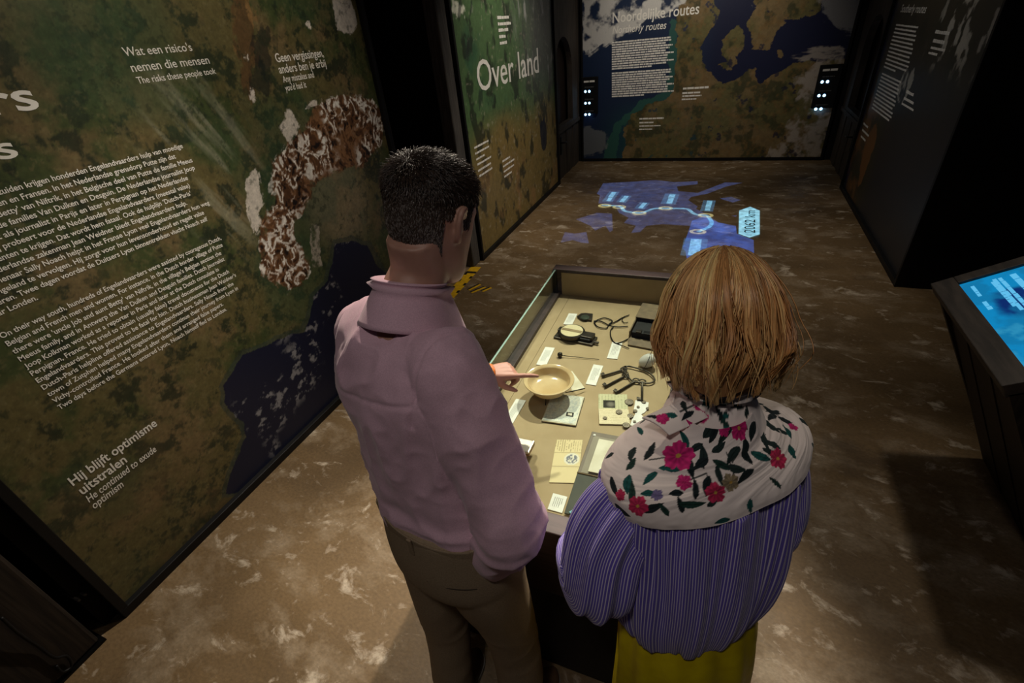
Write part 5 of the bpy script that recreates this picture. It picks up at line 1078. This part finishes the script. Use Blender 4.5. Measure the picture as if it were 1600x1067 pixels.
# striped body of the blouse
def stripe_mat():
    m, nt, b = newmat('purple_striped_cotton'); L = nt.links.new; a = N(nt, 'ShaderNodeAttribute', attribute_name='fabric'); sx = N(nt, 'ShaderNodeSeparateXYZ'); L(a.outputs['Vector'], sx.inputs[0])
    mu = N(nt, 'ShaderNodeMath', operation='MULTIPLY'); mu.inputs[1].default_value = 1/.0047; L(sx.outputs[0], mu.inputs[0]); fr = N(nt, 'ShaderNodeMath', operation='FRACT'); L(mu.outputs[0], fr.inputs[0])
    cr = N(nt, 'ShaderNodeValToRGB'); e = cr.color_ramp.elements; e[0].position = .0; e[0].color = (*L3(104, 88, 184), 1); e[1].position = .62; e[1].color = (*L3(104, 88, 184), 1)
    for p_, c in ((.70, (222, 212, 234)), (.92, (222, 212, 234)), (1.0, (104, 88, 184))): q = e.new(p_); q.color = (*L3(*c), 1)
    L(fr.outputs[0], cr.inputs[0]); L(cr.outputs[0], b.inputs['Base Color']); b.inputs['Roughness'].default_value = .75; b.inputs['Specular IOR Level'].default_value = .2; b.inputs['Sheen Weight'].default_value = .15
    return m
M_str = stripe_mat()
nr, ns = 90, 360
v, f = loft([wrow(.86, .158, .062, .122), wrow(.885, .172, .090, .134), wrow(.95, .190, .142, .146), wrow(1.03, .196, .142, .150), wrow(1.11, .197, .134, .146), wrow(1.20, .199, .126, .138), wrow(1.265, .197, .118, .130), wrow(1.30, .182, .105, .116)], nr, ns, closed=False)
v = np.array(v).reshape(nr, ns, 3); th = np.linspace(0, 2*math.pi, ns, endpoint=False)
arc = np.concatenate([[0], np.cumsum(np.linalg.norm(np.diff(v[nr//2], axis=0), axis=1))]); tv = np.linspace(0, 1, nr)
for i in range(nr):
    t = tv[i]; c = v[i].mean(0); rad = v[i]-c; rad /= np.linalg.norm(rad, axis=1)[:, None]
    nn = .6*vn(th*5+t*1.2, t*1.6+0*th, 301)+.40*vn(th*11+t*2.0, t*1.5+0*th, 302)+(.25+.35*t**3)*vn(th*26, t*1.5+0*th, 303)-.65
    v[i] += rad*((np.minimum(nn, .15) if t > .86 else nn)*(.022+.016*math.sin(math.pi*t))*(1-.6*float(ss(.84, .96, t)))-.004*float(ss(.86, .95, t)))[:, None]; v[i, :, 2] += .008*np.sin(th*2+1)*(1-t)
# seam where the ring closes lies at the right side, wrap the fabric coordinate there
fab = np.zeros((nr, ns, 2)); fab[..., 0] = arc[None]; fab[..., 1] = tv[:, None]
bl = mobj('blouse', v.reshape(-1, 3), f, M_str, woman, uv=fab, smooth=True); bl.modifiers.new('s', 'SOLIDIFY').thickness = .0015
def balloon(rows, name, seed):
    n_, s_ = 70, 130; K = spline(rows, n_); v_, f_ = tube(K[:, :3], np.maximum(K[:, 3], .003), s_, cap=False); v_ = np.array(v_).reshape(n_, s_, 3); a_ = np.linspace(0, 2*math.pi, s_, endpoint=False)
    for i in range(n_):
        rad = v_[i]-K[i, :3]; rad /= np.linalg.norm(rad, axis=1)[:, None]+1e-9; t = i/n_
        v_[i] += rad*((vn(a_*4/1.0, t*3+0*a_, seed)+.6*vn(a_*9, t*4+0*a_, seed+1)-.8)*.020*min(1, 4*t))[:, None]
    fb = np.zeros((n_, s_, 2)); fb[..., 0] = a_[None]*.08; o_ = mobj(name, v_.reshape(-1, 3), f_, M_str, bl, uv=fb, smooth=True); o_.modifiers.new('s', 'SOLIDIFY').thickness = .0015
balloon([(*(WSL+wu*.05-Zv*.045), .050), (*(WSL+wu*.004-Zv*.065), .070), (*(mid(WSL, WEL, .5)-wu*.016), .078), (*(WEL-wu*.012+Zv*.01), .080), (*(WEL+wf*.05-Zv*.012), .070), (*mid(WEL, WHL, .62), .06), (*mid(WEL, WHL, .84), .032)], 'left_sleeve', 311)
balloon([(*(WSR-wu*.05-Zv*.045), .050), (*(WSR-wu*.006-Zv*.065), .066), (*(mid(WSR, WER, .5)+wu*.006), .072), (*(WER+wu*.004+Zv*.01), .076), (*(WER+wf*.05-Zv*.012), .075), (*mid(WER, WHR, .62), .055), (*mid(WER, WHR, .84), .032)], 'right_sleeve', 321)
# floral yoke over the shoulders
nr, ns = 190, 620
v, f = loft([wrow(1.245, .207, .126, .136), wrow(1.262, .210, .123, .133), wrow(1.28, .209, .118, .127), wrow(1.30, .192, .107, .116), wrow(1.320, .150, .092, .102), wrow(1.340, .100, .077, .084), wrow(1.362, .074, .067, .068), wrow(1.38, .066, .062, .060)], nr, ns, closed=False)
v = np.array(v).reshape(nr, ns, 3); th = np.linspace(0, 2*math.pi, ns, endpoint=False); tv = np.linspace(0, 1, nr)
v[:, :, 2] += ((1-tv)**2)[:, None]*(.026*np.maximum(0, np.sin(-th+.0)*.9+np.cos(th)*.3))[None]          # the back edge rides up towards her right
arcu = np.concatenate([np.zeros((nr, 1)), np.cumsum(np.linalg.norm(np.diff(v, axis=1), axis=2), axis=1)], 1); arcv = np.concatenate([np.zeros((1, ns)), np.cumsum(np.linalg.norm(np.diff(v, axis=0), axis=2), axis=0)], 0)
nrmv = v-np.array([*wc(1.25), 1.2]); nrmv /= np.linalg.norm(nrmv, axis=2)[..., None]
v += nrmv*((fbm(arcu*14, arcv*14, 4, 331)-.5)*.010)[..., None]
Pv = v.reshape(-1, 3)
def printed(Pv, marks_f, marks_l, stems):
    """flowers, leaves and stems dyed into the cloth; distances measured on the cloth itself"""
    C = np.zeros((len(Pv), 3))+lin(244, 230, 222); C *= (1+.05*(vn3(Pv*60)-.5))[:, None]
    def loc(p, ref):
        c, n_, a = p; n_ = n_/np.linalg.norm(n_); e1 = np.cross(n_, [0, 0, 1.]); e1 /= np.linalg.norm(e1)+1e-9; e2 = np.cross(n_, e1); D = ref-c; x = D @ e1; y = D @ e2; near = np.abs(D @ n_) < .016
        return x*math.cos(a)+y*math.sin(a), -x*math.sin(a)+y*math.cos(a), near
    for A, B in stems:
        d = B-A; l2 = np.dot(d, d); t = np.clip(((Pv-A) @ d)/l2, 0, 1); dd = np.linalg.norm(Pv-(A+t[:, None]*d), axis=1); C = mixc(C, lin(30, 40, 38), (dd < .0014).astype(float)*.9)
    for (p, L_, W_, col) in marks_l:
        x, y, near = loc(p, Pv); s = x/L_; w = W_*np.clip(1-s*s, 0, 1)**.8*(1-.35*s); m = (np.abs(s) < 1) & (np.abs(y-.12*L_*s*s) < w) & near
        C = mixc(C, col, m.astype(float)); C = mixc(C, np.asarray(col)*.45, (m & (np.abs(y-.12*L_*s*s) < .0007)).astype(float))
    for (p, R_, col) in marks_f:
        x, y, near = loc(p, Pv); r = np.hypot(x, y); a = np.arctan2(y, x); edge = R_*(.66+.34*np.abs(np.cos(a*2.5))**.45+.05*np.cos(a*13+1)); m = (r < edge) & near
        sh = .55+.6*vn3(Pv*150)+.22*np.cos(a*10)+.25*np.clip(r/R_, 0, 1); C = np.where(m[:, None], np.asarray(col)[None]*sh[:, None], C); C = mixc(C, lin(190, 150, 70), ((r < R_*.16) & near & (R_ > .014)).astype(float))
    return np.clip(C, 0, 1)
PX = np.stack([CM @ (p-C0) for p in Pv[::1]]) if False else (Pv-C0) @ CM.T
pxx = 800+FPX*PX[:, 0]/PX[:, 2]; pxy = 533.5+FPX*PX[:, 1]/PX[:, 2]; vis = np.sum(nrmv.reshape(-1, 3)*(C0-Pv), axis=1) > 0
def on_cloth(a, b):
    d = np.hypot(pxx-a, pxy-b)+np.where(vis, 0, 1e6); i = int(np.argmin(d)); return Pv[i], nrmv.reshape(-1, 3)[i]
cr_ = lambda a, b: (860+a/2.424, 380+b/2.424)
rf = random.Random(4); MAG = lin(196, 36, 110); RED = lin(190, 44, 84); LEAF = [lin(34, 50, 48), lin(24, 36, 38), lin(20, 84, 80), lin(30, 60, 52)]
fl_ = [((485, 805), .027, MAG), ((505, 905), .013, MAG), ((625, 945), .017, RED), ((330, 995), .017, RED), ((715, 700), .017, MAG), ((860, 815), .018, RED), ((265, 955), .010, RED), ((525, 665), .009, MAG), ((655, 682), .010, MAG), ((685, 905), .015, lin(140, 124, 96)), ((405, 952), .009, lin(110, 100, 140)), ((930, 690), .009, MAG)]
lf_ = [(550, 775), (580, 805), (570, 832), (450, 850), (375, 890), (310, 835), (380, 785), (305, 800), (640, 885), (660, 845), (705, 855), (735, 880), (740, 810), (640, 775), (605, 700), (660, 722), (765, 710), (630, 655), (710, 650), (740, 765), (850, 765), (830, 790), (800, 810), (810, 745), (915, 790), (905, 690), (900, 712), (875, 600), (860, 565), (890, 565), (550, 930), (590, 920), (495, 990), (540, 990), (385, 1005), (290, 915), (310, 945), (240, 925), (270, 1015), (530, 855), (510, 740), (830, 690), (840, 655), (775, 600), (925, 640), (690, 800)]
MF = [((*on_cloth(*cr_(*p)), rf.uniform(0, 6)), r, c) for p, r, c in fl_]
ML = [((*on_cloth(*cr_(*p)), rf.uniform(0, 6)), rf.uniform(.013, .021), rf.uniform(.0048, .0072), LEAF[rf.choice((0, 0, 1, 1, 2, 3))]) for p in lf_]
ST = [(on_cloth(*cr_(*a))[0], on_cloth(*cr_(*b))[0]) for a, b in (((485, 805), (580, 850)), ((580, 850), (625, 945)), ((485, 805), (375, 820)), ((505, 905), (590, 870)), ((640, 700), (680, 830)), ((680, 830), (700, 890)), ((715, 700), (640, 660)), ((330, 995), (405, 952)), ((330, 995), (265, 930)), ((720, 780), (690, 830)), ((860, 815), (810, 740)), ((810, 740), (830, 660)), ((905, 690), (880, 600)))]
hid = [i for i in range(0, len(Pv), 1811) if not vis[i]]     # the front, out of the camera's sight, carries the same print
for _k in range(46):
    i = rf.randrange(len(Pv))
    if vis[i] and tv[i//ns] < .8 and min(np.linalg.norm(Pv[i]-m[0][0]) for m in MF+ML) > .016: ML.append(((Pv[i], nrmv.reshape(-1, 3)[i], rf.uniform(0, 6)), rf.uniform(.010, .016), rf.uniform(.004, .0055), LEAF[rf.randrange(4)]))
for i in hid:
    q = (Pv[i], nrmv.reshape(-1, 3)[i], rf.uniform(0, 6))
    if rf.random() < .2: MF.append((q, rf.uniform(.010, .022), rf.choice((MAG, RED))))
    elif rf.random() < .5: ML.append((q, rf.uniform(.011, .018), .005, LEAF[rf.randrange(4)]))
M_floral = mat_col('floral_cotton', rough=.8, spec=.2, sheen=.1)
yo = mobj('yoke', Pv, f, M_floral, bl, cols=printed(Pv, MF, ML, ST), smooth=True); yo.modifiers.new('s', 'SOLIDIFY').thickness = .002
def col_collar(Q):
    r = random.Random(9); ml = []; mf = []
    for k in range(30):
        i = int(len(Q)*r.uniform(.62, 1)); n_ = Q[i]-np.array([.047, .755, 1.33]); q = (Q[i], n_/np.linalg.norm(n_), r.uniform(0, 6))
        if k % 7 == 0: mf.append((q, .011, MAG))
        else: ml.append((q, r.uniform(.009, .014), .0045, LEAF[k % 4]))
    return printed(Q, mf, ml, [])
collar(bl, (.047, .752, 1.362), (-.05, .20, 1), PW, .062, 1.05, .044, .046, .038, .95, M_floral, 'collar', cols=col_collar, tip=.0, nu=260)
# pointed left lapel of the open collar
q_ = [at(1112, 604, z=1.395), at(1003, 652, z=1.372), at(1046, 680, z=1.366), at(1124, 644, z=1.386)]; G = bil(q_, 60, 40); uu_, vv_ = np.meshgrid(np.linspace(0, 1, 60), np.linspace(0, 1, 40)); G[..., 2] += .010*np.sin(math.pi*vv_)*(1-uu_*.4)
Q = G.reshape(-1, 3); up_n = np.array([-.1, -.3, 1.]); pt = lambda u, v: G[int(v*39), int(u*59)]
lp = mobj('lapel', Q, rect_grid(60, 40), M_floral, bl, smooth=True, cols=printed(Q, [((pt(.88, .45), up_n, 1), .012, MAG), ((pt(.30, .6), up_n, 0), .012, MAG)], [((pt(.76, .45), up_n, .4), .013, .006, LEAF[2]), ((pt(.5, .35), up_n, 2.2), .016, .005, LEAF[0]), ((pt(.55, .7), up_n, 1.2), .014, .005, LEAF[1]), ((pt(.18, .3), up_n, .9), .016, .005, LEAF[0]), ((pt(.93, .2), up_n, .2), .012, .004, LEAF[1])], [(pt(.1, .5), pt(.6, .5))])); lp.modifiers.new('s', 'SOLIDIFY').thickness = .003
# blonde bob
def whead(L): return np.asarray(HWc)+L[..., :1]*wrt+L[..., 1:2]*wfw+L[..., 2:3]*wup
n = 7000; m_ = 16; az = rs.uniform(0, 2*math.pi, n); az = np.where((np.abs(az-math.pi/2) < .62), az+math.pi, az)   # no strands over the face
r0 = np.sqrt(rs.uniform(0, 1, n)); lay = rs.uniform(0, 1, n)
def bob(az, s, lay, r0):
    """s 0..1 from parting to tip; az around the head"""
    ca, sa = np.cos(az), np.sin(az); el = (math.pi/2)*(1-r0*.55)*(1-np.clip(s/.42, 0, 1)); az_ = az
    over = np.clip(s/.42, 0, 1); down = np.clip((s-.42)/.58, 0, 1); rad = np.cos(el)
    x = ca*rad*(.085+.014*lay); y = sa*rad*(.099+.012*lay)-.008; z = .018+np.sin(el)*(.108+.012*lay)
    wave = .010*np.sin(down*2.4)-.016*np.clip(down-.6, 0, 1)/.4*(.4+.8*lay)
    x = x+ca*wave; y = y+sa*wave*.8; z = z-down*(.100+.018*(1-lay)+.014*np.sin(az*3+1))
    return np.stack([x, y, z], -1)
s = np.linspace(0, 1, m_)[None]; nl = 64; li = np.floor(az/(2*math.pi)*nl+.35*np.sin(lay*40)); lc = (li+.5+.35*np.sin(li*12.9))*2*math.pi/nl; pull = (.35+.35*np.sin(li*7.7)**2)[:, None]
azs = az[:, None]+(lc-az)[:, None]*pull*s+.16*np.sin(li*3.1)[:, None]*s**1.5; P_ = bob(azs, r0[:, None]*0+s, lay[:, None], r0[:, None]+0*s)
clump = lc; P_[..., :2] *= (1+(.10*(np.sin(li*5.3)[:, None])*np.sin(s*3.0)+.05*np.sin(li*9.1)[:, None]*s**2))[..., None]; P_[..., 2] -= (.018*np.sin(li*4.7))[:, None]*s**2; w_ = (vn(clump[:, None]*9, s*2.2, 341)-.5); w2 = (vn(az[:, None]*40, s*3+lay[:, None]*5, 342)-.5)
P_[..., 0] += w_*.034*s+w2*.014*s; P_[..., 1] += (vn(clump[:, None]*9+40, s*2.2, 343)-.5)*.030*s; P_[..., 2] += (vn(clump[:, None]*5, 0*s, 345)-.5)*.03*s**2+w2*.008*s
fly = rs.rand(n) < .05; P_[fly, :, 0] += (rs.normal(0, .016, fly.sum())[:, None])*s; P_[fly, :, 1] += (rs.normal(0, .014, fly.sum())[:, None])*s
# keep a world-vertical fall below the ears
Wp = whead(P_)
tone = vn(clump*7, lay*2, 346); tone = ss(.2, .8, tone); hcw = lin(252, 210, 142)*(tone[:, None])+lin(200, 144, 86)*(1-tone[:, None]); hcw = hcw*rs.uniform(.65, 1.3, (n, 1)); root_dark = lay < .3; hcw[root_dark] *= .8
hw = strands('hair', None, Wp, np.full(n, .0011)*rs.uniform(.6, 1.3, n), np.clip(hcw, 0, 1), M_hair, woman)
na, nz = 90, 40; A_, S_g = np.meshgrid(np.linspace(math.pi/2+.64, math.pi*2.5-.64, na), np.linspace(0, .97, nz)); U_ = bob(A_, S_g, 0*A_+.0, 0*A_+.9); mobj('under_hair', whead(U_).reshape(-1, 3), rect_grid(na, nz)[:, ::-1].copy(), M_hair, hw, cols=np.zeros((na*nz, 3))+lin(140, 100, 62), smooth=True)
